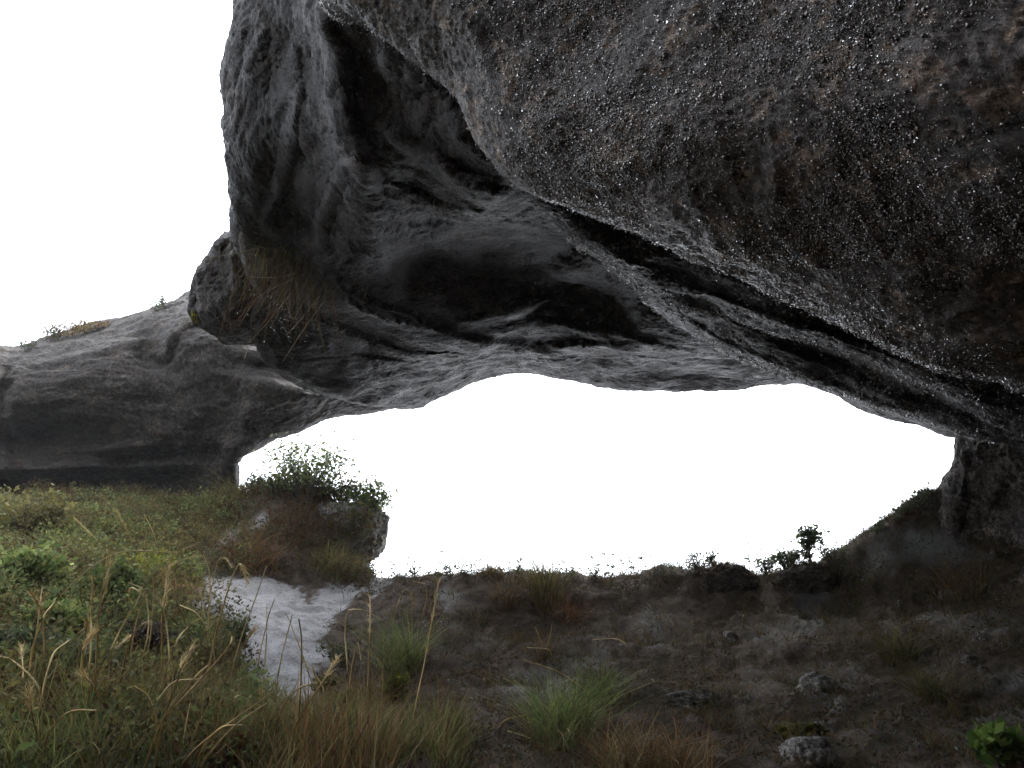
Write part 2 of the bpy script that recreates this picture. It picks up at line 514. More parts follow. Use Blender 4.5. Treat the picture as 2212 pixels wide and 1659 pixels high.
# second roll of rock behind the slab
roll_cols = [
    [(930,  100, 6.6), (880,  150, 5.4), (900,  150, 5.2), (930,  130, 5.1), (980,  110, 5.4), (1050, 60, 6.0)],
    [(1040, 340, 7.0), (1045, 365, 5.2), (1070, 362, 4.95), (1100, 350, 4.9), (1130, 330, 5.2), (1180, 290, 5.8)],
    [(1190, 440, 7.2), (1150, 432, 5.3), (1172, 425, 4.95), (1200, 415, 4.9), (1230, 400, 5.2), (1270, 350, 5.8)],
    [(1260, 500, 7.4), (1206, 482, 5.5), (1225, 472, 5.1), (1245, 462, 5.0), (1285, 445, 5.1), (1330, 400, 5.7)],
    [(1330, 580, 7.5), (1272, 548, 5.7), (1290, 535, 5.3), (1310, 522, 5.15), (1345, 500, 5.1), (1400, 450, 5.7)],
    [(1420, 640, 7.6), (1348, 598, 6.0), (1370, 580, 5.5), (1395, 562, 5.2), (1440, 535, 5.1), (1500, 490, 5.7)],
    [(1480, 690, 7.8), (1390, 650, 6.4), (1430, 618, 5.7), (1480, 590, 5.3), (1530, 568, 5.1), (1590, 530, 5.7)],
    [(1580, 760, 7.9), (1500, 720, 6.6), (1540, 670, 5.8), (1590, 635, 5.3), (1640, 612, 5.1), (1700, 580, 5.7)],
    [(1720, 800, 8.0), (1640, 785, 6.7), (1670, 730, 5.8), (1700, 690, 5.3), (1730, 660, 5.1), (1780, 630, 5.7)],
    [(1860, 850, 8.0), (1790, 838, 6.6), (1810, 780, 5.8), (1830, 738, 5.3), (1850, 706, 5.1), (1880, 675, 5.6)],
    [(2010, 900, 8.0), (1960, 893, 6.5), (1970, 840, 5.7), (1980, 795, 5.2), (1995, 758, 5.0), (2020, 725, 5.5)],
    [(2120, 930, 7.9), (2090, 932, 6.4), (2095, 885, 5.6), (2100, 840, 5.1), (2105, 808, 4.9), (2120, 775, 5.4)],
    [(2260, 960, 7.8), (2250, 972, 6.3), (2250, 930, 5.5), (2250, 885, 5.0), (2250, 845, 4.8), (2250, 815, 5.3)],
    [(2700, 1040, 7.5), (2700, 1060, 6.0), (2700, 1010, 5.3), (2700, 970, 4.8), (2700, 930, 4.6), (2700, 890, 5.1)],
]
G = loft(roll_cols, 420, 170)
G = sculpt(G, [
    ('ridge', [(1260, 470), (1350, 560), (1480, 620), (1620, 672), (1760, 715), (1900, 765), (2212, 880)], 14, 40, 0.13),
    ('dent', 1780, 762, 190, 22, 19, 0.30),
    ('dent', 2050, 870, 170, 14, 17, 0.18),
    ('ridge', [(1400, 650), (1560, 742), (1720, 806), (1880, 860), (2212, 955)], 18, 14, 0.12),
    ('ridge', [(1420, 640), (1560, 690), (1700, 745)], 16, 22, 0.12),
])
G = rough(G, [(0.6, 0.07, False), (1.6, 0.025, False), (4.5, 0.013, False), (11.0, 0.009, False), (26.0, 0.008, False)], 23.0, (1, 1, 1.4))
ROLL_G = G
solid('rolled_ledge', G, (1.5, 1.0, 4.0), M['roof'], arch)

# wet grains and beads of water standing proud of the rock: too many to count
GRAINS = []
def grains(G, n, size, seed_part):
    px, py, d = proj(G)
    du = np.linalg.norm(np.gradient(G, axis=0), axis=-1); dv = np.linalg.norm(np.gradient(G, axis=1), axis=-1)
    w = (du * dv) * ((px > -60) & (px < W + 60) & (py > -60) & (py < H))
    w = w * np.clip(0.5 + 1.6 * fbm(G, 1.3, 3, off=seed_part), 0.05, 2.0)
    idx = RNG.choice(G.shape[0] * G.shape[1], n, p=(w / w.sum()).ravel())
    N = face_camera(G, grid_normals(G)).reshape(-1, 3)[idx]
    P = G.reshape(-1, 3)[idx] + RNG.normal(0, 0.006, (n, 3))
    r = size * RNG.lognormal(0, 0.35, n)
    A = RNG.normal(size=(n, 3, 3)); Q = np.linalg.qr(A)[0]
    Q *= np.sign(np.linalg.det(Q))[:, None, None]
    O = np.array([(1, 1, 1), (1, -1, -1), (-1, 1, -1), (-1, -1, 1)], float) * 0.7
    V = np.einsum('nij,kj->nki', Q, O) * r[:, None, None] + (P + N * (r * 0.15)[:, None])[:, None]
    F = np.array([(0, 1, 2), (0, 3, 1), (0, 2, 3), (1, 3, 2)])
    F = (np.arange(n)[:, None, None] * 4 + F).reshape(-1, 3)
    return mesh_np('wet_grains', V.reshape(-1, 3), F, smooth=True)

def add_grains(me, part):
    o = link('wet_grains', me, GM, part); o['kind'] = 'stuff'
GM, gnt, gb = new_mat('wet_grain')
gtc = nd(gnt, 'ShaderNodeTexCoord')
gno = nd(gnt, 'ShaderNodeTexNoise', Scale=35.0, Detail=3)
gnt.links.new(gtc.outputs['Object'], gno.inputs['Vector'])
gnt.links.new(ramp(gnt, gno.outputs['Fac'], [(0.35, (0.03, 0.026, 0.025)), (0.5, (0.11, 0.10, 0.10)), (0.68, (0.3, 0.24, 0.2))]), gb.inputs['Base Color'])
gb.inputs['Roughness'].default_value = 0.18
gb.inputs['Specular IOR Level'].default_value = 1.0
gb.inputs['Coat Weight'].default_value = 0.6
gb.inputs['Coat Roughness'].default_value = 0.05

add_grains(grains(SLAB_G, 95000, 0.0036, 2.0), bpy.data.objects['overhanging_slab'])
GLINT, mnt, mb = new_mat('glint_metal')  # bright metal flakes added to give the wet rock its sky glints
mtc = nd(mnt, 'ShaderNodeTexCoord'); mno = nd(mnt, 'ShaderNodeTexNoise', Scale=50.0)
mnt.links.new(mtc.outputs['Object'], mno.inputs['Vector'])
mnt.links.new(ramp(mnt, mno.outputs['Fac'], [(0.3, (0.55, 0.58, 0.62)), (0.7, (0.8, 0.8, 0.8))]), mb.inputs['Base Color'])
mb.inputs['Metallic'].default_value = 0.9
mb.inputs['Roughness'].default_value = 0.22
for gg, nn, sz, pn in ((SLAB_G, 14000, 0.0030, 'overhanging_slab'), (ROLL_G, 5000, 0.0036, 'rolled_ledge')):
    mm = grains(gg, nn, sz, 6.0)
    mo = link('glint_flakes', mm, GLINT, bpy.data.objects[pn]); mo['kind'] = 'stuff'
add_grains(grains(ROLL_G, 40000, 0.0040, 4.0), bpy.data.objects['rolled_ledge'])

# knob hanging at the outer corner
def blob(center, radii, seed, amps, nu=160, nv=110, squash=None, rot=0.0):
    th = np.linspace(0, 2 * math.pi, nu)
    ph = np.linspace(0.02, math.pi - 0.02, nv)
    T, Pp = np.meshgrid(th, ph, indexing='ij')
    D = np.stack([np.cos(T) * np.sin(Pp), np.sin(T) * np.sin(Pp), np.cos(Pp)], -1)
    h = 0
    for sc, am, rd in amps:
        h = h + am * fbm(D + seed, sc, 3, 0.5, rd, seed)
    p = np.sign(D) * np.abs(D) ** (squash or 1.0)
    G = p * (1 + h)[..., None] * np.array(radii)
    c, s = math.cos(rot), math.sin(rot)
    G = np.stack([G[..., 0] * c - G[..., 1] * s, G[..., 0] * s + G[..., 1] * c, G[..., 2]], -1)
    return G + np.array(center)

def blob_mesh(name, G):
    nu, nv = G.shape[:2]
    V = G[:-1].reshape(-1, 3)
    idx = np.arange((nu - 1) * nv).reshape(nu - 1, nv)
    nx = np.roll(idx, -1, 0)
    q = np.stack([idx[:, :-1], idx[:, 1:], nx[:, 1:], nx[:, :-1]], -1).reshape(-1, 4)
    top, bot = idx[:, 0], idx[::-1, -1]
    n0 = len(V)
    V = np.concatenate([V, G[:-1, 0].mean(0)[None], G[:-1, -1].mean(0)[None]])
    t1 = np.stack([top, np.roll(top, -1), np.full(len(top), n0)], -1)[:, ::-1]
    t2 = np.stack([bot, np.roll(bot, -1), np.full(len(bot), n0 + 1)], -1)[:, ::-1]
    me = mesh_np(name, V, [q, np.concatenate([t1, t2])])
    bm = bmesh.new(); bm.from_mesh(me)
    bmesh.ops.recalc_face_normals(bm, faces=bm.faces)
    bm.to_mesh(me); bm.free()
    ROCK_BVH.append(BVHTree.FromPolygons(V.tolist(), q.tolist()))
    return me

knob_cols = [
    [(560, 480, 10.5), (560, 500, 9.2), (570, 490, 8.8), (590, 470, 8.6), (640, 450, 9.0)],
    [(540, 500, 10.5), (488, 512, 9.3), (515, 512, 8.9), (560, 505, 8.6), (620, 500, 9.0)],
    [(520, 540, 10.6), (450, 556, 9.5), (485, 545, 9.0), (535, 545, 8.7), (600, 540, 9.0)],
    [(500, 590, 10.8), (424, 605, 9.6), (460, 595, 9.05), (520, 595, 8.8), (580, 590, 9.2)],
    [(500, 640, 10.9), (418, 645, 9.7), (455, 640, 9.15), (510, 640, 8.95), (570, 640, 9.3)],
    [(510, 680, 11.0), (436, 690, 9.8), (465, 690, 9.35), (515, 690, 9.2), (560, 690, 9.6)],
    [(530, 700, 11.0), (470, 712, 9.9), (490, 715, 9.6), (520, 712, 9.5), (550, 715, 9.9)],
    [(530, 720, 11.2), (490, 735, 10.4), (500, 735, 10.2), (520, 735, 10.2), (540, 740, 10.6)],
]
G = loft(knob_cols, 120, 110)
G = sculpt(G, [('dent', 488, 545, 10, 30, 5, 0.12), ('dent', 480, 610, 45, 50, 0, 0.16), ('dent', 428, 655, 8, 22, -10, 0.12), ('ridge', [(500, 540), (505, 590), (520, 640)], 14, 14, 0.08)])
G = rough(G, [(1.2, 0.06, False), (4.0, 0.03, True), (11.0, 0.014, False), (26.0, 0.006, False)], 41.0)
solid('hanging_knob', G, (2.0, 1.5, 0.6), M['roof'], arch)

# left outcrop on which the arch stands
oc_cols = [
    [(-500, 830, 16.5), (-500, 830, 15.0), (-500, 850, 14.4), (-500, 920, 14.2), (-500, 1000, 14.3), (-500, 1040, 14.4), (-500, 1070, 15.6), (-500, 1110, 15.9)],
    [(-120, 770, 17.0), (-120, 775, 16.0), (-100, 800, 14.6), (-100, 880, 14.2), (-100, 960, 14.3), (-100, 1030, 14.0), (-100, 1065, 15.4), (-100, 1110, 15.7)],
    [(-10, 752, 17.2), (-15, 756, 16.2), (0, 790, 14.8), (0, 870, 14.3), (0, 950, 14.4), (0, 1025, 14.0), (0, 1062, 15.3), (0, 1110, 15.6)],
    [(40, 752, 17.4), (32, 757, 16.4), (30, 795, 14.7), (45, 870, 14.2), (40, 950, 14.8), (50, 1020, 14.2), (50, 1058, 15.3), (50, 1110, 15.6)],
    [(100, 735, 17.6), (90, 741, 16.6), (110, 785, 14.7), (120, 860, 14.3), (120, 940, 14.7), (130, 1010, 14.4), (130, 1050, 15.2), (130, 1110, 15.5)],
    [(190, 708, 17.8), (180, 716, 16.8), (200, 762, 14.8), (210, 850, 14.3), (210, 930, 14.5), (220, 1000, 14.6), (220, 1045, 15.1), (220, 1110, 15.4)],
    [(300, 676, 18.0), (290, 684, 16.9), (290, 735, 15.0), (290, 830, 14.4), (300, 920, 14.5), (310, 995, 14.6), (310, 1040, 15.0), (310, 1110, 15.3)],
    [(370, 648, 18.0), (365, 655, 16.9), (350, 715, 15.2), (350, 790, 14.6), (370, 900, 14.4), (390, 985, 14.6), (395, 1035, 14.9), (395, 1110, 15.2)],
    [(430, 625, 18.0), (425, 632, 16.9), (420, 690, 15.0), (420, 745, 14.2), (440, 880, 14.2), (455, 970, 14.5), (455, 1030, 14.8), (455, 1110, 15.1)],
    [(520, 640, 18.0), (520, 645, 16.9), (500, 700, 14.8), (500, 760, 13.9), (510, 870, 14.0), (490, 960, 13.9), (480, 1025, 14.5), (480, 1110, 15.1)],
    [(600, 700, 18.0), (600, 705, 16.8), (580, 740, 14.6), (570, 800, 13.7), (545, 890, 13.7), (512, 975, 13.9), (508, 1008, 14.3), (508, 1110, 14.9)],
    [(680, 760, 18.0), (680, 765, 16.8), (660, 790, 14.4), (650, 830, 13.6), (615, 905, 13.9), (566, 960, 14.3), (518, 962, 15.3), (508, 948, 17.0)],
    [(800, 800, 17.5), (800, 805, 16.6), (780, 830, 14.4), (760, 850, 13.8), (735, 885, 14.2), (705, 912, 14.6), (715, 900, 16.2), (740, 885, 18.0)],
    [(960, 810, 17.0), (960, 815, 16.0), (950, 830, 14.4), (940, 835, 14.0), (900, 855, 14.4), (880, 872, 14.8), (885, 860, 16.2), (900, 840, 17.6)],
]
G = loft(oc_cols, 430, 240)
G = sculpt(G, [
    ('ridge', [(350, 790), (362, 745), (395, 705), (440, 690)], 60, 14, 0.30),
    ('dent', 320, 760, 35, 40, 20, 0.35),
    ('dent', 130, 960, 140, 30, -3, 0.35),
    ('dent', 12, 830, 12, 60, 5, 0.35),
    ('dent', 260, 990, 200, 18, -2, 0.35),
    ('ridge', [(-60, 1000), (100, 1005), (250, 1000)], 22, 26, 0.25),
    ('ridge', [(430, 800), (520, 820), (640, 850), (780, 872)], 18, 40, 0.10),
    ('dent', 600, 805, 100, 18, 14, 0.2),
])
G = rough(G, [(0.5, 0.16, False), (1.2, 0.06, False), (3.0, 0.025, False), (8.0, 0.016, False), (20.0, 0.012, False)], 57.0, (0.6, 0.8, 1.6))
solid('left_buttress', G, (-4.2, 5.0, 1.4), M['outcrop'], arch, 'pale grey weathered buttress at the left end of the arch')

# right pillar
pil_cols = [
    [(2180, 860, 11.2), (2150, 960, 11.2), (2150, 1040, 11.4), (2130, 1120, 11.6), (2120, 1300, 11.6)],
    [(2075, 860, 10.2), (2062, 960, 10.0), (2060, 1005, 10.0), (2018, 1075, 10.0), (1990, 1200, 10.0)],
    [(2110, 860, 9.4), (2095, 960, 9.3), (2085, 1030, 9.3), (2058, 1110, 9.3), (2040, 1230, 9.2)],
    [(2180, 860, 8.9), (2160, 960, 8.9), (2150, 1060, 8.9), (2140, 1150, 8.8), (2120, 1280, 8.6)],
    [(2300, 860, 8.4), (2280, 960, 8.4), (2270, 1080, 8.2), (2260, 1200, 7.9), (2250, 1330, 7.6)],
    [(2600, 860, 7.6), (2600, 980, 7.4), (2600, 1120, 7.2), (2600, 1250, 6.8), (2600, 1400, 6.4)],
    [(3400, 860, 6.0), (3400, 1000, 5.8), (3400, 1200, 5.4), (3400, 1400, 5.0), (3400, 1650, 4.6)],
]
G = loft(pil_cols, 190, 190)
G = sculpt(G, [('ridge', [(2085, 960), (2075, 1050), (2062, 1120), (2050, 1180)], 20, 60, 0.16), ('dent', 2180, 1080, 30, 60, 20, 0.25), ('dent', 2190, 1210, 40, 30, 0, 0.3)])
G = rough(G, [(0.7, 0.14, False), (1.8, 0.06, False), (5.0, 0.03, True), (14.0, 0.014, False)], 71.0, (1.2, 1.2, 0.7))
solid('right_pillar', G, (4.0, 3.0, 0.0), M['pillar'], arch, 'dark brown pillar at the right end of the arch')

# unseen rock wall added behind the lens to block light from the rear
base = np.array([(7.5, 7.0), (6.4, 4.0), (6.0, 1.0), (5.4, -2.0), (3.6, -4.6), (0.6, -5.8), (-3.0, -6.4), (-7.0, -6.6), (-11.0, -4.5), (-14.0, 0.0)])
rows = []
for k, (z, lean) in enumerate([(-3.2, -0.35), (-0.5, -0.1), (2.0, 0.05), (4.5, 0.14), (6.8, 0.22), (9.0, 0.28)]):
    rows.append([(b[0] * (1 - lean) , b[1] * (1 - lean) + 0.6 * lean, z + 0.1 * b[1] * lean) for b in base])
A = np.array(rows).transpose(1, 0, 2)
A = pchip(pchip(A, 160).transpose(1, 0, 2), 110).transpose(1, 0, 2)
A = rough(A, [(0.5, 0.2, False), (1.5, 0.08, False), (4.0, 0.04, True), (10.0, 0.015, False)], 91.0)
solid('added_rear_wall', A, (1.5, -5.0, 2.5), M['pillar'], arch, 'unseen dark rock wall added behind the viewer to block light')

# ------------------------------------------------------------------ the ground
ctrl = [
    (0, 1659, 3.4), (500, 1659, 3.8), (1000, 1659, 4.6), (1500, 1659, 4.8), (2212, 1659, 4.4),
    (0, 1500, 4.5), (300, 1520, 4.9), (600, 1540, 6.0), (1000, 1520, 6.6), (1500, 1500, 6.7), (2000, 1500, 6.2), (2300, 1500, 5.6),
    (0, 1300, 6.8), (250, 1350, 6.7), (450, 1320, 8.2), (620, 1400, 7.9), (560, 1470, 6.9), (900, 1400, 8.2), (1200, 1380, 8.6), (1600, 1380, 8.4), (2000, 1350, 7.9), (2300, 1300, 7.2),
    (760, 1270, 10.5), (860, 1257, 10.9), (960, 1247, 10.8), (1040, 1234, 10.6), (1250, 1241, 10.4), (1450, 1240, 10.2), (1600, 1240, 10.0), (1750, 1228, 9.9),
    (1820, 1192, 9.8), (1950, 1112, 9.7), (2025, 1066, 9.7), (2212, 1150, 8.6), (2500, 1150, 7.6), (2050, 1220, 8.9), (1850, 1280, 9.1), (1200, 1300, 9.6), (1500, 1300, 9.4),
    (640, 1275, 10.2), (450, 1242, 9.8), (300, 1250, 9.2), (100, 1200, 9.0), (0, 1150, 9.7), (-300, 1200, 8.8), (-300, 1450, 4.6),
    (500, 1130, 12.0), (350, 1105, 12.8), (100, 1085, 13.0), (-200, 1080, 13.0), (600, 1052, 13.2), (700, 1068, 13.0), (735, 1100, 12.9), (560, 1180, 11.0), (680, 1190, 11.2), (725, 1205, 11.8),
]
CPt = np.array([unproj(*c) for c in ctrl])
extra = [(0, 0, -1.55), (-3, 0, -1.5), (3, 0, -1.2), (0, -5, -2.6), (-8, -2, -2.0), (7, -1, -0.8), (0, 2.2, -1.1), (-2.2, 2.2, -0.75), (2.5, 2.4, -0.8)]
for px, py, d in [(860, 1257, 10.9), (1040, 1234, 10.6), (1250, 1241, 10.4), (1450, 1240, 10.2), (1750, 1228, 9.9), (1950, 1112, 9.7)]:
    p = unproj(px, py, d)
    extra += [(p[0] * 1.05, p[1] + 0.9, p[2] - 0.25), (p[0] * 1.2, p[1] + 3, p[2] - 2.2)]
extra += [(-5.5, 14.5, 3.4), (-9, 15.5, 3.8), (-3.6, 14.5, 2.2), (-6, 20, 2.0), (-10, 22, 2.0), (0, 20, -4), (6, 20, -4), (8, 12, 1.5), (9, 8, 2.0), (-14, 10, 2.4), (-12, 4, 0.4)]
CPt = np.concatenate([CPt, np.array(extra)])

def tps_fit(P, lam=0.02):
    n = len(P)
    r2 = ((P[:, None, :2] - P[None, :, :2]) ** 2).sum(-1)
    K = 0.5 * r2 * np.log(np.maximum(r2, 1e-12)) + lam * np.eye(n)
    Q = np.concatenate([np.ones((n, 1)), P[:, :2]], 1)
    A = np.block([[K, Q], [Q.T, np.zeros((3, 3))]])
    return np.linalg.solve(A, np.concatenate([P[:, 2], np.zeros(3)]))

TW = tps_fit(CPt)

def ground_z(x, y):
    x, y = np.asarray(x, float), np.asarray(y, float)
    sh = np.broadcast(x, y).shape
    x, y = np.broadcast_to(x, sh).ravel(), np.broadcast_to(y, sh).ravel()
    z = np.empty(len(x))
    for k in range(0, len(x), 20000):
        xs, ys = x[k:k + 20000, None], y[k:k + 20000, None]
        r2 = (xs - CPt[:, 0]) ** 2 + (ys - CPt[:, 1]) ** 2
        z[k:k + 20000] = (0.5 * r2 * np.log(np.maximum(r2, 1e-12))) @ TW[:-3] + TW[-3] + TW[-2] * xs[:, 0] + TW[-1] * ys[:, 0]
    # far away the mountain side falls off
    r = np.hypot(x, y - 8)
    f = np.clip((r - 12) / 10, 0, 1)
    f = f * f * (3 - 2 * f)
    # beyond the ridge it drops into the cloud; left and behind, the unseen hillside is shaped to block light from below
    fr = np.clip((y - 6 + 0.35 * np.minimum(x, 0)) / 8, 0, 1)
    fr = fr * fr * (3 - 2 * fr)
    rr_ = np.maximum(r - 12, 0)
    z = z * (1 - f) + f * (fr * (-2 - 0.55 * rr_) + (1 - fr) * (0.2 + 0.16 * rr_))
    P = np.stack([x, y, np.zeros_like(x)], -1)
    near = 1 - np.clip((r - 14) / 6, 0, 1)
    h = 0.10 * fbm(P, 0.8, 3, off=5.0) + 0.06 * fbm(P, 2.0, 3, off=9.0) + 0.03 * fbm(P, 6.0, 3, off=13.0) + 0.012 * fbm(P, 18.0, 2, off=3.0)
    px, py, _ = proj(np.stack([x, y, z], -1))
    soft = sand_mask(px, py)
    return (z + h * near * (1 - 0.25 * soft)).reshape(sh)

SAND_POLY = [(425, 1250), (480, 1238), (540, 1238), (590, 1262), (640, 1280), (690, 1275), (750, 1268), (830, 1250), (850, 1256), (790, 1292), (735, 1325), (712, 1370), (700, 1410), (690, 1450), (680, 1500), (650, 1545), (590, 1530), (548, 1470), (522, 1440), (540, 1385), (505, 1335), (430, 1315), (398, 1312)]
SAND_LINE = [(395, 1232), (450, 1195), (510, 1150), (568, 1118)]

def in_poly(px, py, poly):
    inside = np.zeros(px.shape, bool)
    n = len(poly)
    for i in range(n):
        x1, y1 = poly[i]
        x2, y2 = poly[(i + 1) % n]
        c = ((y1 > py) != (y2 > py)) & (px < (x2 - x1) * (py - y1) / (y2 - y1 + 1e-9) + x1)
        inside ^= c
    return inside

def sand_mask(px, py):
    q = np.stack([px * 0.02, py * 0.02, np.zeros_like(px)], -1)
    n = fbm(q, 1.0, 3)
    d = np.abs(seg_dist(px, py, SAND_POLY + SAND_POLY[:1])[0])
    s = np.where(in_poly(px, py, SAND_POLY), d, -d)
    n2 = fbm(q, 5.0, 3)
    a = np.clip((s + n * 30 + n2 * 16) / 5 + 0.5, 0, 1)
    d2 = np.abs(seg_dist(px, py, SAND_LINE)[0])
    b = np.clip((14 - d2 + n * 26) / 10, 0, 1) * 0.7
    return np.maximum(a, b)

def axis(lo, hi, step, outer):
    a = list(np.arange(lo, hi, step))
    s, v = step, hi
    up = []
    while v < outer:
        up.append(v); s *= 1.25; v += s
    s, v = step, lo
    dn = []
    while v > -outer:
        s *= 1.25; v -= s; dn.append(v)
    return np.array(dn[::-1] + a + up)

gx = axis(-9.5, 7.0, 0.04, 70)
gy = axis(2.6, 14.5, 0.04, 70)
X, Y = np.meshgrid(gx, gy, indexing='ij')
Z = ground_z(X, Y)
GP = np.stack([X, Y, Z], -1)
idx = np.arange(X.size).reshape(X.shape)
q = np.stack([idx[:-1, :-1], idx[1:, :-1], idx[1:, 1:], idx[:-1, 1:]], -1).reshape(-1, 4)
gme = mesh_np('ground', GP.reshape(-1, 3), q)
px, py, dd = proj(GP)
sm = np.where((dd > 2) & (Y < 16), sand_mask(px, py), 0.0)
# green heath cover towards the left, dark peat towards the right
heath = np.clip((620 - px) / 260, 0, 1) * np.where(dd > 2, 1, 0)
pale = np.zeros(px.shape)
for x_, y_, rx_, ry_, k_ in [(1985, 1190, 120, 36, 1.0), (1740, 1325, 60, 55, 0.7), (1680, 1365, 60, 26, 0.6), (1420, 1358, 45, 34, 0.7), (2080, 1350, 80, 28, 0.4), (968, 1290, 22, 34, 0.8), (1800, 1490, 50, 60, 0.6), (1180, 1485, 70, 45, 0.5), (1860, 1235, 90, 16, 0.6), (2160, 1570, 90, 40, 0.4), (2190, 1470, 50, 30, 0.5), (1250, 1420, 60, 40, 0.35)]:
    r_ = np.hypot((px - x_) / rx_, (py - y_) / ry_)
    pale = np.maximum(pale, k_ * np.clip(1.35 - r_ + 0.9 * fbm(GP, 3.0, 3, off=2.0), 0, 1))
pale = np.where((dd > 2) & (Y < 14), pale, 0)
att = gme.attributes.new('pale', 'FLOAT', 'POINT'); att.data.foreach_set('value', pale.ravel().astype(np.float32))
att = gme.attributes.new('sand', 'FLOAT', 'POINT'); att.data.foreach_set('value', sm.ravel().astype(np.float32))
att = gme.attributes.new('heath', 'FLOAT', 'POINT'); att.data.foreach_set('value', heath.ravel().astype(np.float32))

def ground_material():
    m, nt, b = new_mat('peat_sand_ground')
    tc = nd(nt, 'ShaderNodeTexCoord')
    def noise(sc, det=6, rough=0.65, dist=0.0):
        n = nd(nt, 'ShaderNodeTexNoise', Scale=sc, Detail=det, Roughness=rough, Distortion=dist)
        nt.links.new(tc.outputs['Object'], n.inputs['Vector'])
        return n.outputs['Fac']
    n1, n2, n3, n4 = noise(1.1, 9, 0.7, 0.5), noise(7, 8, 0.7), noise(40, 5, 0.7), noise(0.7, 8, 0.72, 0.8)
    peat = ramp(nt, n2, [(0.3, (0.020, 0.0145, 0.0115)), (0.5, (0.056, 0.041, 0.031)), (0.7, (0.125, 0.092, 0.068))])
    grey = ramp(nt, n3, [(0.3, (0.09, 0.09, 0.09)), (0.7, (0.24, 0.245, 0.245))])
    gf = ramp(nt, n1, [(0.56, (0, 0, 0)), (0.70, (0.35,) * 3)])
    c = mix(nt, gf, peat, grey)
    pa = nd(nt, 'ShaderNodeAttribute', attribute_name='pale')
    c = mix(nt, pa.outputs['Fac'], c, mix(nt, 0.35, grey, (0.27, 0.27, 0.265)))
    moss = ramp(nt, n4, [(0.56, (0, 0, 0)), (0.7, (0.6,) * 3)])
    c = mix(nt, moss, c, (0.05, 0.055, 0.02))
    hc = ramp(nt, n2, [(0.3, (0.022, 0.026, 0.012)), (0.6, (0.05, 0.055, 0.022)), (0.75, (0.08, 0.06, 0.03))])
    ha = nd(nt, 'ShaderNodeAttribute', attribute_name='heath')
    c = mix(nt, ha.outputs['Fac'], c, hc)
    sand = ramp(nt, n3, [(0.25, (0.20, 0.20, 0.205)), (0.5, (0.30, 0.30, 0.305)), (0.8, (0.40, 0.40, 0.40))])
    specks = ramp(nt, noise(16, 6, 0.8), [(0.34, (0.25, 0.22, 0.2)), (0.46, (1, 1, 1))])
    sand = mix(nt, 0.8, sand, specks, 'MULTIPLY')
    blot = ramp(nt, noise(3.2, 8, 0.75, 0.6), [(0.40, (0.55, 0.54, 0.54)), (0.52, (1, 1, 1))])
    sand = mix(nt, 0.8, sand, blot, 'MULTIPLY')
    sa = nd(nt, 'ShaderNodeAttribute', attribute_name='sand')
    c = mix(nt, sa.outputs['Fac'], c, sand)
    nt.links.new(c, b.inputs['Base Color'])
    b.inputs['Roughness'].default_value = 0.85
    b.inputs['Specular IOR Level'].default_value = 0.25
    b1 = nd(nt, 'ShaderNodeBump', Strength=0.7, Distance=0.05)
    nt.links.new(n2, b1.inputs['Height'])
    b2 = nd(nt, 'ShaderNodeBump', Strength=0.6, Distance=0.015)
    nt.links.new(n3, b2.inputs['Height'])
    nt.links.new(b1.outputs[0], b2.inputs['Normal'])
    nt.links.new(b2.outputs[0], b.inputs['Normal'])
    return m

M['ground'] = ground_material()
ground = link('ground', gme, M['ground'], None, {'kind': 'structure', 'label': 'dark peaty slope with a pale sandy path climbing to the ridge'})
GROUND_BVH = BVHTree.FromPolygons(GP.reshape(-1, 3).tolist(), q.tolist())

# ------------------------------------------------------------------ where things stand
def ray(px, py, trees):
    d = Vector(unproj(px, py, 1.0)).normalized()
    best = None
    for t in trees:
        h = t.ray_cast(Vector((0, 0, 0)), d)
        if h[0] is not None and (best is None or h[3] < best[2]):
            best = (np.array(h[0]), np.array(h[1]), h[3])
    return best

def on_ground(px, py):
    """the point of the slope seen at (px, py); slides down the picture until the slope is met"""
    for k in range(60):
        h = ray(px, py + 4 * k, [GROUND_BVH])
        if h is not None and proj(h[0])[2] < 15:
            return h[0]
    return unproj(px, py, 10.0)

def on_rock(px, py):
    for k in range(60):
        h = ray(px, py + 3 * k, ROCK_BVH)
        if h is not None:
            return h[0]
    return unproj(px, py, 12.0)

def metres(npx, P):
    """size in metres of npx photo units at point P"""
    return npx / W / FOC * proj(P)[2]

# ------------------------------------------------------------------ plants
def leaf_material(name, transl=0.3, rough=0.55):
    m, nt, b = new_mat(name)
    a = nd(nt, 'ShaderNodeAttribute', attribute_name='col')
    n = nd(nt, 'ShaderNodeTexNoise', Scale=9.0, Detail=4)
    tc = nd(nt, 'ShaderNodeTexCoord')
    nt.links.new(tc.outputs['Object'], n.inputs['Vector'])
    v = ramp(nt, n.outputs['Fac'], [(0.3, (0.7, 0.7, 0.7)), (0.7, (1.25, 1.25, 1.2))])
    c = mix(nt, 1.0, a.outputs['Color'], v, 'MULTIPLY')
    nt.links.new(c, b.inputs['Base Color'])
    b.inputs['Roughness'].default_value = rough
    b.inputs['Specular IOR Level'].default_value = 0.2
    t = nd(nt, 'ShaderNodeBsdfTranslucent')
    nt.links.new(c, t.inputs['Color'])
    mx = nd(nt, 'ShaderNodeMixShader')
    mx.inputs[0].default_value = transl
    nt.links.new(b.outputs[0], mx.inputs[1])
    nt.links.new(t.outputs[0], mx.inputs[2])
    o = [x for x in nt.nodes if x.type == 'OUTPUT_MATERIAL'][0]
    nt.links.new(mx.outputs[0], o.inputs[0])
    return m

M['leaf'] = leaf_material('foliage', 0.35, 0.75)
M['straw'] = leaf_material('dry_straw', 0.2)
M['twig'] = leaf_material('bark', 0.0, 0.85)

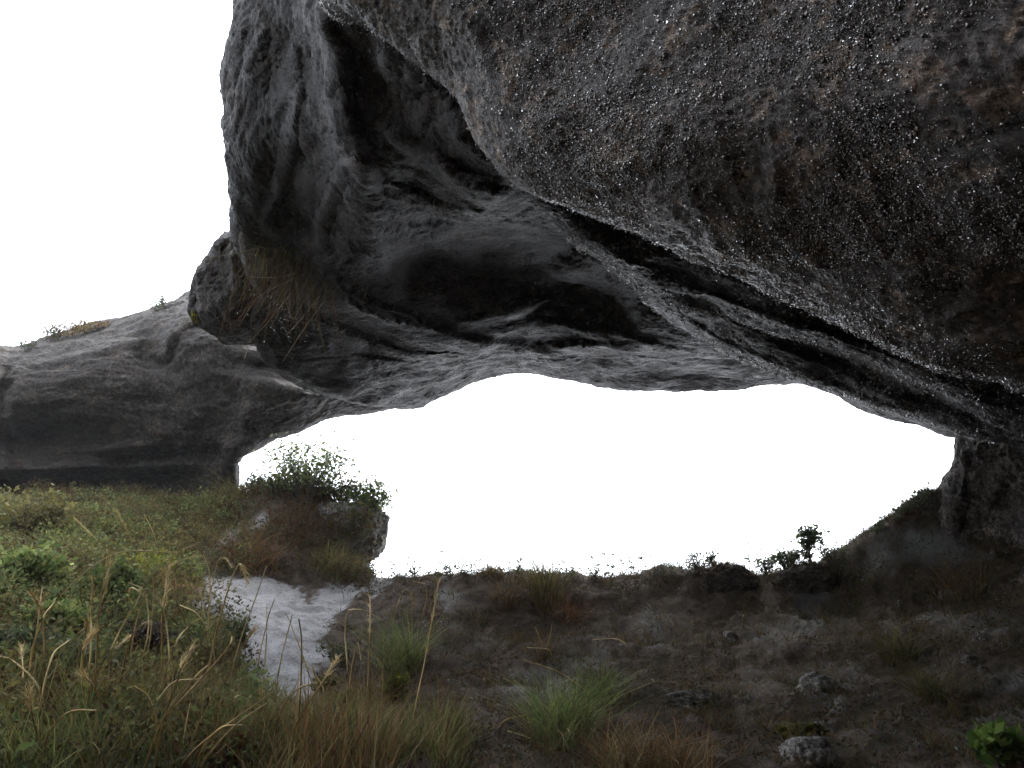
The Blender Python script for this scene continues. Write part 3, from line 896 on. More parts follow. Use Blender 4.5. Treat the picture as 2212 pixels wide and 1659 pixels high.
GREEN = 1.5 * np.array([(0.070, 0.095, 0.030), (0.105, 0.125, 0.040), (0.055, 0.078, 0.030), (0.13, 0.135, 0.050)])
DARKG = 1.25 * np.array([(0.030, 0.042, 0.018), (0.045, 0.055, 0.022), (0.055, 0.055, 0.028)])
BROWN = 1.2 * np.array([(0.13, 0.085, 0.040), (0.17, 0.115, 0.055), (0.095, 0.060, 0.032), (0.20, 0.15, 0.075)])
RUST = np.array([(0.13, 0.060, 0.028), (0.10, 0.050, 0.026), (0.16, 0.085, 0.035)])
STRAW = 1.25 * np.array([(0.36, 0.27, 0.12), (0.30, 0.21, 0.09), (0.42, 0.33, 0.16)])
YELG = np.array([(0.17, 0.18, 0.025), (0.22, 0.21, 0.035), (0.12, 0.14, 0.025)])
SAGE = np.array([(0.075, 0.095, 0.050), (0.10, 0.12, 0.065), (0.06, 0.075, 0.04)])
OLIVE = 1.6 * np.array([(0.075, 0.070, 0.025), (0.10, 0.090, 0.03), (0.06, 0.055, 0.025)])

class Geo:
    def __init__(s):
        s.V, s.F, s.C, s.n = [], [], [], 0
    def add(s, V, F, C):
        V = np.asarray(V).reshape(-1, 3)
        s.V.append(V); s.F.append(np.asarray(F) + s.n)
        s.C.append(np.broadcast_to(C, V.shape) if np.ndim(C) == 1 else np.asarray(C).reshape(-1, 3))
        s.n += len(V)
    def mesh(s, name, origin=(0, 0, 0)):
        quads = [f for f in s.F if f.shape[1] == 4]
        tris = [f for f in s.F if f.shape[1] == 3]
        Fs = ([np.concatenate(quads)] if quads else []) + ([np.concatenate(tris)] if tris else [])
        V = np.concatenate(s.V) - np.asarray(origin)
        me = mesh_np(name, V, Fs, smooth=False)
        C = np.concatenate(s.C)
        C4 = np.concatenate([C, np.ones((len(C), 1))], 1).astype(np.float32)
        a = me.attributes.new('col', 'FLOAT_COLOR', 'POINT')
        a.data.foreach_set('color', C4.ravel())
        return me

def pick(pal, n, var=0.25):
    c = pal[RNG.integers(0, len(pal), n)]
    return c * (1 + var * RNG.uniform(-1, 1, (n, 1)))

def add_blades(g, roots, L, pal, lean=0.5, droop=0.5, width=0.006, seg=4, up=(0, 0, 1), wind=(0, 0, 0), tip=None):
    """grass blades: roots (n,3), lengths (n,), each a tapering bent strip"""
    n = len(roots)
    L = np.broadcast_to(L, n) * RNG.uniform(0.6, 1.15, n)
    az = RNG.uniform(0, 2 * math.pi, n)
    le = np.abs(RNG.normal(0, lean, n))
    dr = np.abs(RNG.normal(droop, droop * 0.5, n))
    hd = np.stack([np.cos(az), np.sin(az), np.zeros(n)], -1)
    upv = np.array(up, float) + np.array(wind)
    s = np.linspace(0, 1, seg + 1)[None, :, None]
    P = roots[:, None] + L[:, None, None] * (upv * (s - 0.45 * dr[:, None, None] * s ** 2.2) + hd[:, None] * (le[:, None, None] * s + dr[:, None, None] * 0.8 * s ** 2))
    tw = RNG.uniform(0, math.pi, n)
    wd = np.stack([np.cos(tw), np.sin(tw), np.zeros(n)], -1)
    w = np.asarray(width) * RNG.uniform(0.6, 1.3, n)
    taper = np.array([1.0, 1.0, 0.85, 0.6, 0.12]) if seg == 4 else np.linspace(1, 0.12, seg + 1)
    off = wd[:, None] * (w[:, None] * taper[None, :])[..., None] * 0.5
    V = np.stack([P - off, P + off], 2)                        # n, seg+1, 2, 3
    base = (np.arange(n) * (seg + 1) * 2)[:, None]
    k = np.arange(seg)[None] * 2
    F = np.stack([base + k, base + k + 1, base + k + 3, base + k + 2], -1).reshape(-1, 4)
    c = pick(pal, n)
    C = np.repeat(c[:, None], (seg + 1) * 2, 1).reshape(n, seg + 1, 2, 3)
    if tip is not None:
        t = (s[..., None] ** 1.5)
        C = C * (1 - t) + np.array(tip) * t
    g.add(V.reshape(-1, 3), F, C.reshape(-1, 3))

def add_leaves(g, P, size, pal, length=2.0, flat=0.5):
    """small pointed leaves, folded along the middle: four triangles in two quads"""
    n = len(P)
    d = RNG.normal(size=(n, 3)); d[:, 2] = np.abs(d[:, 2]) * flat + 0.25
    d /= np.linalg.norm(d, axis=1)[:, None]
    r = RNG.normal(size=(n, 3))
    sdir = np.cross(d, r); sdir /= np.linalg.norm(sdir, axis=1)[:, None]
    nrm = np.cross(sdir, d)
    sz = (np.asarray(size) * RNG.uniform(0.6, 1.4, n))[:, None]
    ln = sz * length
    a, b = P, P + d * ln
    l = P + d * ln * 0.5 + sdir * sz * 0.5 + nrm * sz * 0.12
    r_ = P + d * ln * 0.5 - sdir * sz * 0.5 + nrm * sz * 0.12
    V = np.stack([a, l, b, r_], 1)
    i = np.arange(n)[:, None] * 4
    F = np.concatenate([np.concatenate([i, i + 1, i + 2], 1), np.concatenate([i, i + 2, i + 3], 1)])
    g.add(V.reshape(-1, 3), F, np.repeat(pick(pal, n, 0.3), 4, 0))

def add_tube(g, pts, r0, r1, col, sides=4):
    pts = np.asarray(pts, float)
    n = len(pts)
    T = np.gradient(pts, axis=0); T /= np.maximum(np.linalg.norm(T, axis=1)[:, None], 1e-9)
    ref = np.where(np.abs(T[:, 2:3]) > 0.9, np.array([[1.0, 0, 0]]), np.array([[0, 0, 1.0]]))
    A = np.cross(T, ref); A /= np.linalg.norm(A, axis=1)[:, None]
    B = np.cross(T, A)
    th = np.arange(sides) / sides * 2 * math.pi
    r = np.linspace(r0, r1, n)[:, None, None]
    V = pts[:, None] + r * (np.cos(th)[None, :, None] * A[:, None] + np.sin(th)[None, :, None] * B[:, None])
    i = np.arange(n * sides).reshape(n, sides)
    j = np.roll(i, -1, 1)
    F = np.stack([i[:-1], j[:-1], j[1:], i[1:]], -1).reshape(-1, 4)
    g.add(V.reshape(-1, 3), F, np.array(col))

def disc(n, r, c=(0, 0, 0)):
    a, q = RNG.uniform(0, 2 * math.pi, n), np.sqrt(RNG.uniform(0, 1, n)) * r
    return np.stack([np.cos(a) * q, np.sin(a) * q, np.zeros(n)], -1) + np.asarray(c)

def settle(P):
    P = np.array(P, float)
    P[:, 2] = ground_z(P[:, 0], P[:, 1]) - 0.015
    return P

USED = {}
def tussock(px, py, h_px, label, pal, n=120, pal2=None, n2=0, lean=0.45, droop=0.6, r=0.10, width=0.006, group=None, rock=False, up=(0, 0, 1), name='grass_tussock', cat='grass', spread2=1.0):
    P = on_rock(px, py) if rock else on_ground(px, py)
    L = metres(h_px, P) * (1.0 if rock else 1.35)
    pal = pal * 1.25
    n = int(n * 1.3)
    r = r * 1.15
    o = thing(name, label, cat, P, group)
    g = Geo()
    R = disc(n, r, P)
    if not rock:
        R = settle(R)
    add_blades(g, R, L, pal, lean, droop, width, up=up)
    link('blades', g.mesh('blades', P), M['leaf'], None).parent = o
    if n2:
        g = Geo()
        R = disc(n2, r * 1.25, P)
        if not rock:
            R = settle(R)
        add_blades(g, R, L * 0.75, pal2, lean * 1.6 * spread2, droop * 1.7, width * 0.9, up=up)
        link('dead_blades', g.mesh('dead_blades', P), M['straw'], None).parent = o
    return o

def shrub(px, py, w_px, h_px, label, pal, leaf=0.022, leaves=500, stems=7, twig=(0.10, 0.085, 0.07), group=None, rock=False, name='shrub', cat='shrub', round_top=False, lean=(0, 0), length=2.0, depth=None):
    P = unproj(px, py, depth) if depth else (on_rock(px, py) if rock else on_ground(px, py))
    w, h = metres(w_px, P), metres(h_px, P)
    o = thing(name, label, cat, P, group)
    g, gl = Geo(), Geo()
    ends = []
    for k in range(stems):
        a = RNG.uniform(0, 2 * math.pi)
        rr = math.sqrt(RNG.uniform(0.05, 1)) * 0.5
        top = P + np.array([math.cos(a) * w * rr + lean[0] * h, math.sin(a) * w * 0.8 * rr, h * RNG.uniform(0.62, 0.98) * (1 - 0.5 * rr * rr) + lean[1] * h])
        if round_top:
            top = P + np.array([math.cos(a) * w * rr * 0.5, math.sin(a) * w * rr * 0.5, h * RNG.uniform(0.55, 0.75)])
        mid = P * 0.5 + top * 0.5 + np.array([*RNG.normal(0, w * 0.06, 2), RNG.normal(0.05, 0.03) * h])
        q = pchip(np.array([P + np.array([*RNG.normal(0, w * 0.03, 2), -0.03]), mid, top]), 7)
        add_tube(g, q, 0.006 + 0.004 * h, 0.0025, twig)
        ends.append(q[3:])
        for j in range(4):
            b = q[RNG.integers(2, 6)]
            e = b + np.array([*RNG.normal(0, w * 0.16, 2), abs(RNG.normal(0, h * 0.16))])
            q2 = np.stack([b, (b + e) / 2 + RNG.normal(0, 0.01, 3), e])
            add_tube(g, q2, 0.0035, 0.0016, twig, 3)
            ends.append(pchip(q2, 4)[1:])
    E = np.concatenate(ends)
    if round_top:
        c = P + np.array([0, 0, h * 0.74])
        d = RNG.normal(size=(leaves, 3)); d /= np.linalg.norm(d, axis=1)[:, None]
        lump = 1 + 0.9 * fbm(d + 3.0, 1.6, 2)[:, None]
        L = c + d * lump * (RNG.uniform(0.25, 1, (leaves, 1)) ** 0.5) * np.array([w / 2, w / 2, h * 0.29])
        k_ = leaves // 4
        L[:k_] = E[RNG.integers(0, len(E), k_)] + RNG.normal(0, 0.03, (k_, 3))
    else:
        L = E[RNG.integers(0, len(E), leaves)] + RNG.normal(0, 0.055 * w + 0.008, (leaves, 3))
    add_leaves(gl, L, leaf, pal, length)
    link('stems', g.mesh('stems', P), M['twig'], None).parent = o
    link('foliage', gl.mesh('foliage', P), M['leaf'], None).parent = o
    return o

# ---- matted heath, grass and litter that nobody could count
def scatter_px(n, x0, x1, y0, y1):
    """points of the slope evenly over the ground seen in that window of the photograph"""
    c = np.array([on_ground(x, y) for x, y in ((x0, y0), (x1, y0), (x0, y1), (x1, y1))])
    out = []
    tot = 0
    while tot < n:
        q = np.stack([RNG.uniform(c[:, 0].min() - 1, c[:, 0].max() + 1, 4000), RNG.uniform(c[:, 1].min() - 0.5, c[:, 1].max() + 0.5, 4000)], -1)
        z = ground_z(q[:, 0], q[:, 1])
        P = np.column_stack([q, z])
        a, b, d = proj(P)
        m = (a > x0) & (a < x1) & (b > y0) & (b < y1) & (d > 2)
        out.append(P[m]); tot += int(m.sum())
        if len(out) > 60:
            break
    return np.concatenate(out)[:n]

def clumps(g, C, kind, pal, per, L, r, width=0.006, **kw):
    n = len(C)
    R = np.repeat(C, per, 0) + disc(n * per, r)
    px_, py_, _ = proj(R)
    R = settle(R)
    if kind == 'blade':
        cl = np.repeat(L * RNG.uniform(0.6, 1.2, n), per)
        add_blades(g, R, cl, pal, width=width, **kw)
    else:
        hgt = np.repeat(L * RNG.uniform(0.5, 1.2, n), per)
        rr = np.linalg.norm(R[:, :2] - np.repeat(C, per, 0)[:, :2], axis=1) / r
        R[:, 2] += hgt * np.sqrt(np.maximum(0, 1 - rr ** 2)) * RNG.uniform(0.55, 1.05, n * per)
        add_leaves(g, R, width, pal, 2.2)

def keep(P, f):
    a, b, d = proj(P)
    return P[f(a, b) > RNG.uniform(0, 1, len(P))]

def not_sand(a, b):
    return 1 - sand_mask(a, b) * 1.0

g = Geo()
left = lambda a, b: np.clip((560 - a) / 160, 0, 1) * (1 - np.clip(sand_mask(a, b) * 1.5, 0, 1))
C = keep(scatter_px(1500, -60, 640, 1100, 1690), left)
clumps(g, C, 'leaf', np.concatenate([DARKG, OLIVE * 0.8, RUST * 0.5]), 44, 0.26, 0.18, 0.017)
C = keep(scatter_px(700, -60, 560, 1100, 1690), left)
C = C[fbm(C, 0.8, 2, off=40.0) > -0.05]
clumps(g, C, 'leaf', GREEN, 70, 0.34, 0.17, 0.021)
C = keep(scatter_px(500, -60, 600, 1100, 1690), left)
clumps(g, C, 'leaf', OLIVE, 60, 0.36, 0.17, 0.019)
C = scatter_px(420, -520, -40, 1100, 1900)
clumps(g, C, 'leaf', np.concatenate([DARKG, OLIVE, GREEN]), 40, 0.28, 0.24, 0.024)
link('heath', g.mesh('heath'), M['leaf'], None, {'kind': 'stuff', 'label': 'matted green and brown heath covering the left slope', 'category': 'heath'})
g = Geo()
C = keep(scatter_px(560, -60, 640, 1200, 1690), left)
GL = np.interp(proj(C)[1], [1200, 1430, 1560, 1700], [0.18, 0.22, 0.40, 0.36])
clumps(g, C, 'blade', np.concatenate([GREEN, OLIVE]), 18, GL, 0.06, 0.006, lean=0.28, droop=0.35, seg=4)
C = keep(scatter_px(820, -60, 680, 1080, 1690), left)
GL = np.interp(proj(C)[1], [1100, 1430, 1560, 1700], [0.22, 0.24, 0.42, 0.38])
clumps(g, C, 'blade', np.concatenate([BROWN, RUST, STRAW * 0.6]), 18, GL, 0.06, 0.005, lean=0.35, droop=0.5, seg=4)
C = scatter_px(330, 380, 1000, 1580, 1680)
clumps(g, C, 'blade', np.concatenate([BROWN, OLIVE, GREEN]), 24, 0.30, 0.07, 0.006, lean=0.3, droop=0.4)
C = scatter_px(300, -520, -40, 1100, 1900)
clumps(g, C, 'blade', np.concatenate([GREEN, OLIVE, BROWN]), 16, 0.32, 0.08, 0.008, lean=0.3, droop=0.4, seg=3)
link('grass', g.mesh('grass'), M['leaf'], None, {'kind': 'stuff', 'label': 'rough green and brown grass among the heath of the left slope', 'category': 'grass'})
g = Geo()
bank = lambda a, b: (1 - np.clip(sand_mask(a, b) * 1.3, 0, 1)) * np.where((a > 60) & (a < 800), 1, 0) * np.clip((np.abs(seg_dist(a, b, [(x, y + 8) for x, y in SAND_LINE])[0]) - 8) / 16, 0.06, 1)
C = keep(scatter_px(900, 60, 800, 1030, 1265), bank)
clumps(g, C, 'leaf', np.concatenate([DARKG, RUST * 0.5, OLIVE * 0.6]), 34, 0.24, 0.20, 0.022)
C = keep(scatter_px(600, 60, 800, 1030, 1265), bank)
clumps(g, C, 'blade', np.concatenate([BROWN * 0.6, RUST * 0.6, OLIVE * 0.8]), 20, 0.32, 0.10, 0.008, lean=0.5, droop=0.8)
link('bank_heath', g.mesh('bank_heath'), M['leaf'], None, {'kind': 'stuff', 'label': 'brown and rusty heath draping the bank under the left buttress', 'category': 'heath'})
g = Geo()
C = keep(scatter_px(5600, 690, 2260, 1055, 1690), not_sand)
clumps(g, C, 'blade', np.concatenate([BROWN * 0.7, RUST * 0.6, DARKG, BROWN * 0.4, DARKG * 0.7]), 13, 0.13, 0.12, 0.006, lean=0.9, droop=1.2, seg=2)
C = keep(scatter_px(380, 740, 2260, 1240, 1690), not_sand)
clumps(g, C, 'blade', np.concatenate([BROWN * 0.8, OLIVE * 0.8, GREEN * 0.5, RUST]), 18, 0.25, 0.06, 0.006, lean=0.5, droop=0.7, seg=3)
C = keep(scatter_px(1000, 690, 2260, 1060, 1690), not_sand)
clumps(g, C, 'leaf', np.concatenate([DARKG * 0.8, BROWN * 0.5, RUST * 0.5]), 24, 0.07, 0.15, 0.014)
C = keep(scatter_px(160, 900, 2260, 1240, 1690), not_sand)
clumps(g, C, 'leaf', np.array([(0.30, 0.36, 0.33), (0.2, 0.24, 0.22)]), 6, 0.05, 0.06, 0.012)
C = scatter_px(420, 1780, 2230, 1060, 1300)
clumps(g, C, 'blade', np.concatenate([BROWN * 0.6, OLIVE * 0.6, DARKG, STRAW * 0.4]), 13, 0.12, 0.12, 0.008, lean=0.8, droop=1.1, seg=2)
C = scatter_px(260, 1780, 2230, 1060, 1300)
clumps(g, C, 'leaf', np.concatenate([DARKG, OLIVE * 0.6, np.array([(0.25, 0.25, 0.24)])]), 16, 0.05, 0.12, 0.014)
link('litter', g.mesh('litter'), M['leaf'], None, {'kind': 'stuff', 'label': 'dead roots, moss and leaf litter over the dark peat slope', 'category': 'litter'})
g = Geo()
C = scatter_px(420, 840, 1830, 1222, 1256)
clumps(g, C, 'blade', np.concatenate([BROWN * 0.8, OLIVE * 0.7, SAGE]), 7, 0.11, 0.08, 0.007, lean=0.4, droop=0.5, seg=2)
C = scatter_px(160, 840, 1830, 1222, 1252)
clumps(g, C, 'leaf', SAGE, 9, 0.12, 0.07, 0.018)
link('crest_fringe', g.mesh('crest_fringe'), M['leaf'], None, {'kind': 'stuff', 'label': 'low tangled fringe of grass and herbs along the crest against the sky', 'category': 'grass'})
g = Geo()
C = keep(scatter_px(600, 400, 860, 1235, 1560), lambda a, b: sand_mask(a, b) * np.clip(1.1 - sand_mask(a, b), 0.25, 1))
clumps(g, C, 'blade', np.concatenate([BROWN * 0.5, DARKG]), 5, 0.07, 0.05, 0.004, lean=1.0, droop=1.2, seg=3)
link('sand_litter', g.mesh('sand_litter'), M['leaf'], None, {'kind': 'stuff', 'label': 'dark twigs and bits of root strewn on the pale sand', 'category': 'litter'})

# ---- rocks and mounds standing on the slope
def boulder(px, py, w_px, h_px, label, mat, name='boulder', cat='boulder', seed=1.0, rough_=0.16, sink=0.35, depth_f=0.9, squash=0.8, rot=0.3, P=None):
    P = on_ground(px, py) if P is None else P
    w, h = metres(w_px, P) / 2, metres(h_px, P) / (2 - 2 * sink)
    c = P + np.array([0, w * 0.4, h * (1 - 2 * sink)])
    G = blob((0, 0, 0), (w, w * depth_f, h), seed, [(1.2, rough_, False), (3.0, rough_ * 0.5, True), (8.0, rough_ * 0.22, False)], *((72, 48) if w_px > 90 else (36, 24)), squash, rot)
    G = G + c
    me = blob_mesh(name, G)
    n = len(me.vertices)
    co = np.empty(n * 3, np.float32); me.vertices.foreach_get('co', co)
    me.vertices.foreach_set('co', (co.reshape(-1, 3) - P).ravel().astype(np.float32))
    me.update()
    o = link(name, me, mat)
    o.location = P
    o['label'] = label; o['category'] = cat
    if name == 'peat_hummock':                                   # fibres of root and moss
        co = co.reshape(-1, 3)
        up_ = co[co[:, 2] > c[2] - 0.1 * h]
        g = Geo()
        add_blades(g, up_[RNG.integers(0, len(up_), 900)], 0.11, np.concatenate([BROWN * 0.35, DARKG * 0.7, RUST * 0.35]), 0.6, 1.0, 0.006, seg=2)
        f = link('fibres', g.mesh('fibres', P), M['leaf']); f.parent = o; f['kind'] = 'stuff'
    return o

M['lichen_rock'] = rock_material('lichen_spotted_rock', (0.07, 0.068, 0.062), (0.15, 0.145, 0.132), (0.25, 0.245, 0.225), (0.24, 0.20, 0.07), fine=12, wet=0.7, bump=0.6, tan_amt=0.4)
M['pale_rock'] = rock_material('pale_stone', (0.09, 0.085, 0.08), (0.17, 0.16, 0.15), (0.27, 0.26, 0.245), (0.22, 0.18, 0.12), fine=16, wet=0.7, bump=0.5, tan_amt=0.3)
M['sunk_rock'] = rock_material('mossy_sunk_rock', (0.035, 0.03, 0.026), (0.075, 0.07, 0.06), (0.15, 0.15, 0.14), (0.06, 0.06, 0.025), fine=14, wet=0.8, bump=0.8, tan_amt=0.6)
M['peat'] = rock_material('dark_peat', (0.024, 0.019, 0.016), (0.055, 0.044, 0.036), (0.10, 0.08, 0.062), (0.10, 0.075, 0.055), fine=22, wet=0.8, bump=0.9, tan_amt=0.4)
M['moss'] = rock_material('moss', (0.04, 0.045, 0.008), (0.10, 0.09, 0.012), (0.17, 0.13, 0.02), (0.14, 0.12, 0.02), fine=30, wet=0.85, bump=1.0, tan_amt=0.4)

LP = unproj(748, 1150, 12.3)
boulder(0, 0, 140, 112, 'lichen-spotted grey boulder jutting from the bank over the sandy saddle', M['lichen_rock'], seed=5.0, sink=0.0, squash=0.62, P=unproj(752, 1200, 12.4) , rot=0.15)
boulder(1580, 1266, 122, 46, 'taller rounded dark peat hummock on the ridge', M['peat'], 'peat_hummock', 'hummock', 9.0, 0.2, 0.42, squash=1.1)
boulder(1752, 1264, 130, 46, 'broader low dark peat hummock on the ridge under the round shrub', M['peat'], 'peat_hummock', 'hummock', 13.0, 0.2, 0.42, squash=1.1)
boulder(1752, 1645, 108, 46, 'pale grey boulder at the bottom edge below yellow moss', M['pale_rock'], seed=17.0)
boulder(1735, 1590, 95, 26, 'low cushion of yellow-green moss above the pale boulder', M['moss'], 'moss_cushion', 'moss', 21.0, 0.2, 0.4)
boulder(1500, 1520, 120, 26, 'grey moss-streaked boulder half sunk in the peat slope', M['sunk_rock'], seed=25.0, sink=0.46, rough_=0.22, squash=1.0)
boulder(1775, 1490, 80, 30, 'pale crusted boulder in the middle of the dark slope', M['lichen_rock'], seed=29.0, sink=0.46, rough_=0.25, squash=1.0)
for k, (x, y, w_, h_, lab) in enumerate([
        (2119, 1384, 24, 12, 'small flat white stone high on the right of the slope'),
        (2098, 1434, 28, 18, 'white stone, largest of the scatter on the right slope'),
        (2124, 1450, 16, 11, 'small white stone just right of the largest one'),
        (2150, 1476, 22, 11, 'pale stone lowest of the scatter on the right slope'),
        (2064, 1416, 9, 6, 'tiny white pebble left of the largest white stone'),
        (1581, 1386, 28, 22, 'small tan stone alone in the middle of the dark slope'),
        (2060, 1292, 44, 18, 'pale flat stone below the right pillar beside brown grass')]):
    boulder(x, y, w_, h_, lab, M['pale_rock'], 'stone', 'stone', 31.0 + 3 * k, 0.18, 0.25)

# moss on the buttress beside the knob
mp_ = on_rock(426, 690)
boulder(0, 0, 30, 34, 'orange moss cushion on the buttress beside the hanging knob', M['moss'], 'moss_cushion', 'moss', 77.0, 0.2, 0.1, P=mp_)

# ---- grass tussocks one can point to
T = {}
T['green'] = tussock(862, 1455, 105, 'large green tussock with brown skirt right of the sandy path', GREEN, 200, BROWN, 130, 0.35, 0.6, 0.16, 0.009)
T['ridge'] = tussock(1180, 1300, 92, 'green-topped tussock standing on the ridge crest above brown skirts', OLIVE, 170, BROWN * 0.7, 200, 0.25, 0.35, 0.14, 0.010)
T['ridge_low'] = tussock(1230, 1345, 60, 'rusty drooping tussock just below the crest tussock', RUST * 0.8, 130, BROWN * 0.5, 60, 0.6, 1.0, 0.12, 0.008)
T['ridge_side'] = tussock(1090, 1310, 60, 'dull brown tussock left of the crest tussock', BROWN * 0.55, 120, RUST * 0.6, 60, 0.6, 0.9, 0.12, 0.008)
T['low_green'] = tussock(1215, 1600, 130, 'big green tussock low in the middle of the dark slope', GREEN * 1.2, 340, BROWN, 220, 0.45, 0.6, 0.18, 0.007)
T['mid_green'] = tussock(1305, 1515, 90, 'smaller green tussock just above the big low one', GREEN * 0.8, 150, BROWN * 0.7, 110, 0.5, 0.8, 0.10, 0.006)
T['brown_low'] = tussock(1360, 1690, 120, 'pale brown tussock at the bottom edge right of the big green one', BROWN, 220, OLIVE, 100, 0.45, 0.6, 0.16, 0.006)
T['orange_low'] = tussock(1470, 1680, 90, 'orange-brown sedge at the bottom edge right of the pale tussock', np.concatenate([RUST * 1.5, BROWN]), 200, OLIVE, 60, 0.35, 0.5, 0.16, 0.006)
T['dead'] = tussock(1175, 1415, 40, 'small dead straw tuft in the middle of the slope', BROWN, 40, STRAW * 0.6, 20, 0.4, 0.6, 0.05, 0.006)
T['dark_right'] = tussock(1946, 1425, 80, 'dark green tussock leaning left on the right slope', OLIVE * 0.8, 170, RUST * 0.7, 90, 0.55, 0.9, 0.12, 0.007)
T['dark_right2'] = tussock(2024, 1510, 90, 'dark green tussock lower down beside the leaning one', OLIVE * 0.75, 170, RUST * 0.6, 110, 0.6, 1.0, 0.13, 0.007)
T['brown_right'] = tussock(2080, 1290, 75, 'brown wind-swept tussock below the right pillar', BROWN * 0.6, 180, OLIVE, 90, 0.55, 0.9, 0.2, 0.008)
T['arch_brown'] = tussock(785, 1545, 85, 'brown arching tuft between the sand and the green tussock', BROWN * 0.8, 160, RUST, 60, 0.45, 0.9, 0.12, 0.007)
T['rust'] = tussock(735, 1675, 150, 'tall rusty sedge clump at the foot of the sandy path', np.concatenate([RUST * 1.3, BROWN, OLIVE]), 260, STRAW * 0.5, 60, 0.22, 0.25, 0.22, 0.007)
T['rust2'] = tussock(640, 1690, 90, 'pale green-brown sedge left of the tall rusty clump', np.concatenate([OLIVE, BROWN]), 240, STRAW * 0.4, 60, 0.3, 0.4, 0.22, 0.006)
T['sand_green'] = tussock(560, 1545, 75, 'green tussock at the lower left end of the sand', np.concatenate([GREEN, OLIVE]), 220, BROWN, 60, 0.35, 0.5, 0.16, 0.007)
T['gold'] = tussock(420, 1400, 70, 'golden-brown tussock at the left edge of the sand', np.concatenate([BROWN * 1.2, OLIVE]), 220, STRAW * 0.5, 80, 0.45, 0.7, 0.16, 0.007)
T['fan'] = tussock(262, 1240, 50, 'dry tussock throwing out a fan of long arching stalks', BROWN, 140, STRAW * 0.6, 60, 0.6, 0.9, 0.14, 0.008)
T['droop'] = tussock(372, 1285, 52, 'orange-brown drooping tussock above the sand, left side', np.concatenate([RUST * 1.2, BROWN]), 240, STRAW * 0.4, 60, 0.6, 1.2, 0.22, 0.009)
T['front'] = tussock(330, 1600, 110, 'dark green sedge clump in the left foreground sending up tall straw stalks', np.concatenate([DARKG * 1.3, GREEN * 0.8]), 240, BROWN, 80, 0.3, 0.4, 0.18, 0.006)
T['front_left'] = tussock(90, 1690, 120, 'green sedge clump at the bottom left corner', np.concatenate([OLIVE, GREEN]), 220, BROWN, 70, 0.3, 0.4, 0.16, 0.006)
T['front_mid'] = tussock(205, 1560, 95, 'bronze sedge clump in the left foreground heath', np.concatenate([RUST * 1.2, BROWN]), 160, STRAW * 0.5, 30, 0.2, 0.3, 0.10, 0.006)
T['bank_a'] = tussock(545, 1215, 60, 'orange-brown tussock at the foot of the bank above the sand', RUST * 0.85, 150, BROWN, 60, 0.6, 1.0, 0.30, 0.010)
T['bank_b'] = tussock(720, 1235, 50, 'green-brown tussock below the jutting boulder', OLIVE, 180, BROWN, 80, 0.6, 0.9, 0.25, 0.010)
T['bank_c'] = tussock(640, 1150, 60, 'rusty tussock hanging in the middle of the bank', RUST * 0.6, 180, BROWN * 0.6, 80, 0.6, 1.1, 0.35, 0.010)
T['bank_d'] = tussock(300, 1130, 55, 'dull brown tussock under the dark foot of the buttress', BROWN * 0.6, 200, OLIVE, 80, 0.6, 1.0, 0.35, 0.010)
T['bank_e'] = tussock(490, 1085, 50, 'olive tussock at the corner of the buttress foot', OLIVE, 200, BROWN * 0.6, 80, 0.6, 1.0, 0.35, 0.010)
T['crest_tuft'] = tussock(1060, 1240, 26, 'little straw-coloured tuft on the crest left of the big crest tussock', np.concatenate([BROWN, OLIVE]), 90, None, 0, 0.5, 0.5, 0.14, 0.010)

# tuft hanging from the arch
HP = on_rock(648, 575)
ht = thing('hanging_tuft', 'brown and green grass tuft hanging from the underside of the arch', 'grass', HP)
g = Geo()
rx = np.column_stack([RNG.normal(0, 0.30, 420), RNG.normal(-0.10, 0.06, 420), RNG.normal(0.05, 0.16, 420)]) + HP
add_blades(g, rx, 0.75, np.concatenate([BROWN * 0.5, RUST * 0.5, OLIVE * 0.7]), 0.22, 0.25, 0.006, up=(-0.05, -0.1, -1))
link('blades', g.mesh('blades', HP), M['leaf']).parent = ht
g = Geo()
rx = np.column_stack([RNG.normal(-0.02, 0.22, 130), RNG.normal(-0.12, 0.06, 130), RNG.normal(0.10, 0.12, 130)]) + HP
add_blades(g, rx, 0.42, OLIVE, 0.6, 0.7, 0.006, up=(-0.2, -0.3, -0.4))
link('green_blades', g.mesh('green_blades', HP), M['leaf']).parent = ht
hd_ = proj(HP)[2] - 0.35
for pts in ([(640, 600), (560, 640), (515, 705)], [(640, 620), (575, 700), (540, 740), (528, 775)], [(690, 640), (650, 690), (617, 725)], [(700, 650), (650, 720), (612, 780)], [(640, 590), (590, 600), (540, 598)]):
    g = Geo()
    q = pchip(np.array([unproj(x, y, hd_) for x, y in pts]), 9)
    add_tube(g, q, 0.004, 0.0025, (0.26, 0.19, 0.11))
    link('stalk', g.mesh('stalk', HP), M['straw']).parent = ht
# water drops beading on the tuft
M['drop'], nt_, b_ = new_mat('water_drop')
b_.inputs['Base Color'].default_value = (1, 1, 1, 1); b_.inputs['Roughness'].default_value = 0.02
b_.inputs['Transmission Weight'].default_value = 1.0; b_.inputs['IOR'].default_value = 1.33
OCT = np.array([(1, 0, 0), (-1, 0, 0), (0, 1, 0), (0, -1, 0), (0, 0, 1), (0, 0, -1)], float)
OCF = np.array([(0, 2, 4), (2, 1, 4), (1, 3, 4), (3, 0, 4), (2, 0, 5), (1, 2, 5), (3, 1, 5), (0, 3, 5)])
g = Geo()
for k in range(120):
    x, y = random.gauss(615, 34), random.gauss(665, 45)
    g.add(unproj(x, y, hd_ - 0.02) + OCT * random.uniform(0.004, 0.008), OCF, np.ones(3))
wd_ = link('water_drops', g.mesh('water_drops', HP), M['drop']); wd_.parent = ht; wd_['kind'] = 'stuff'

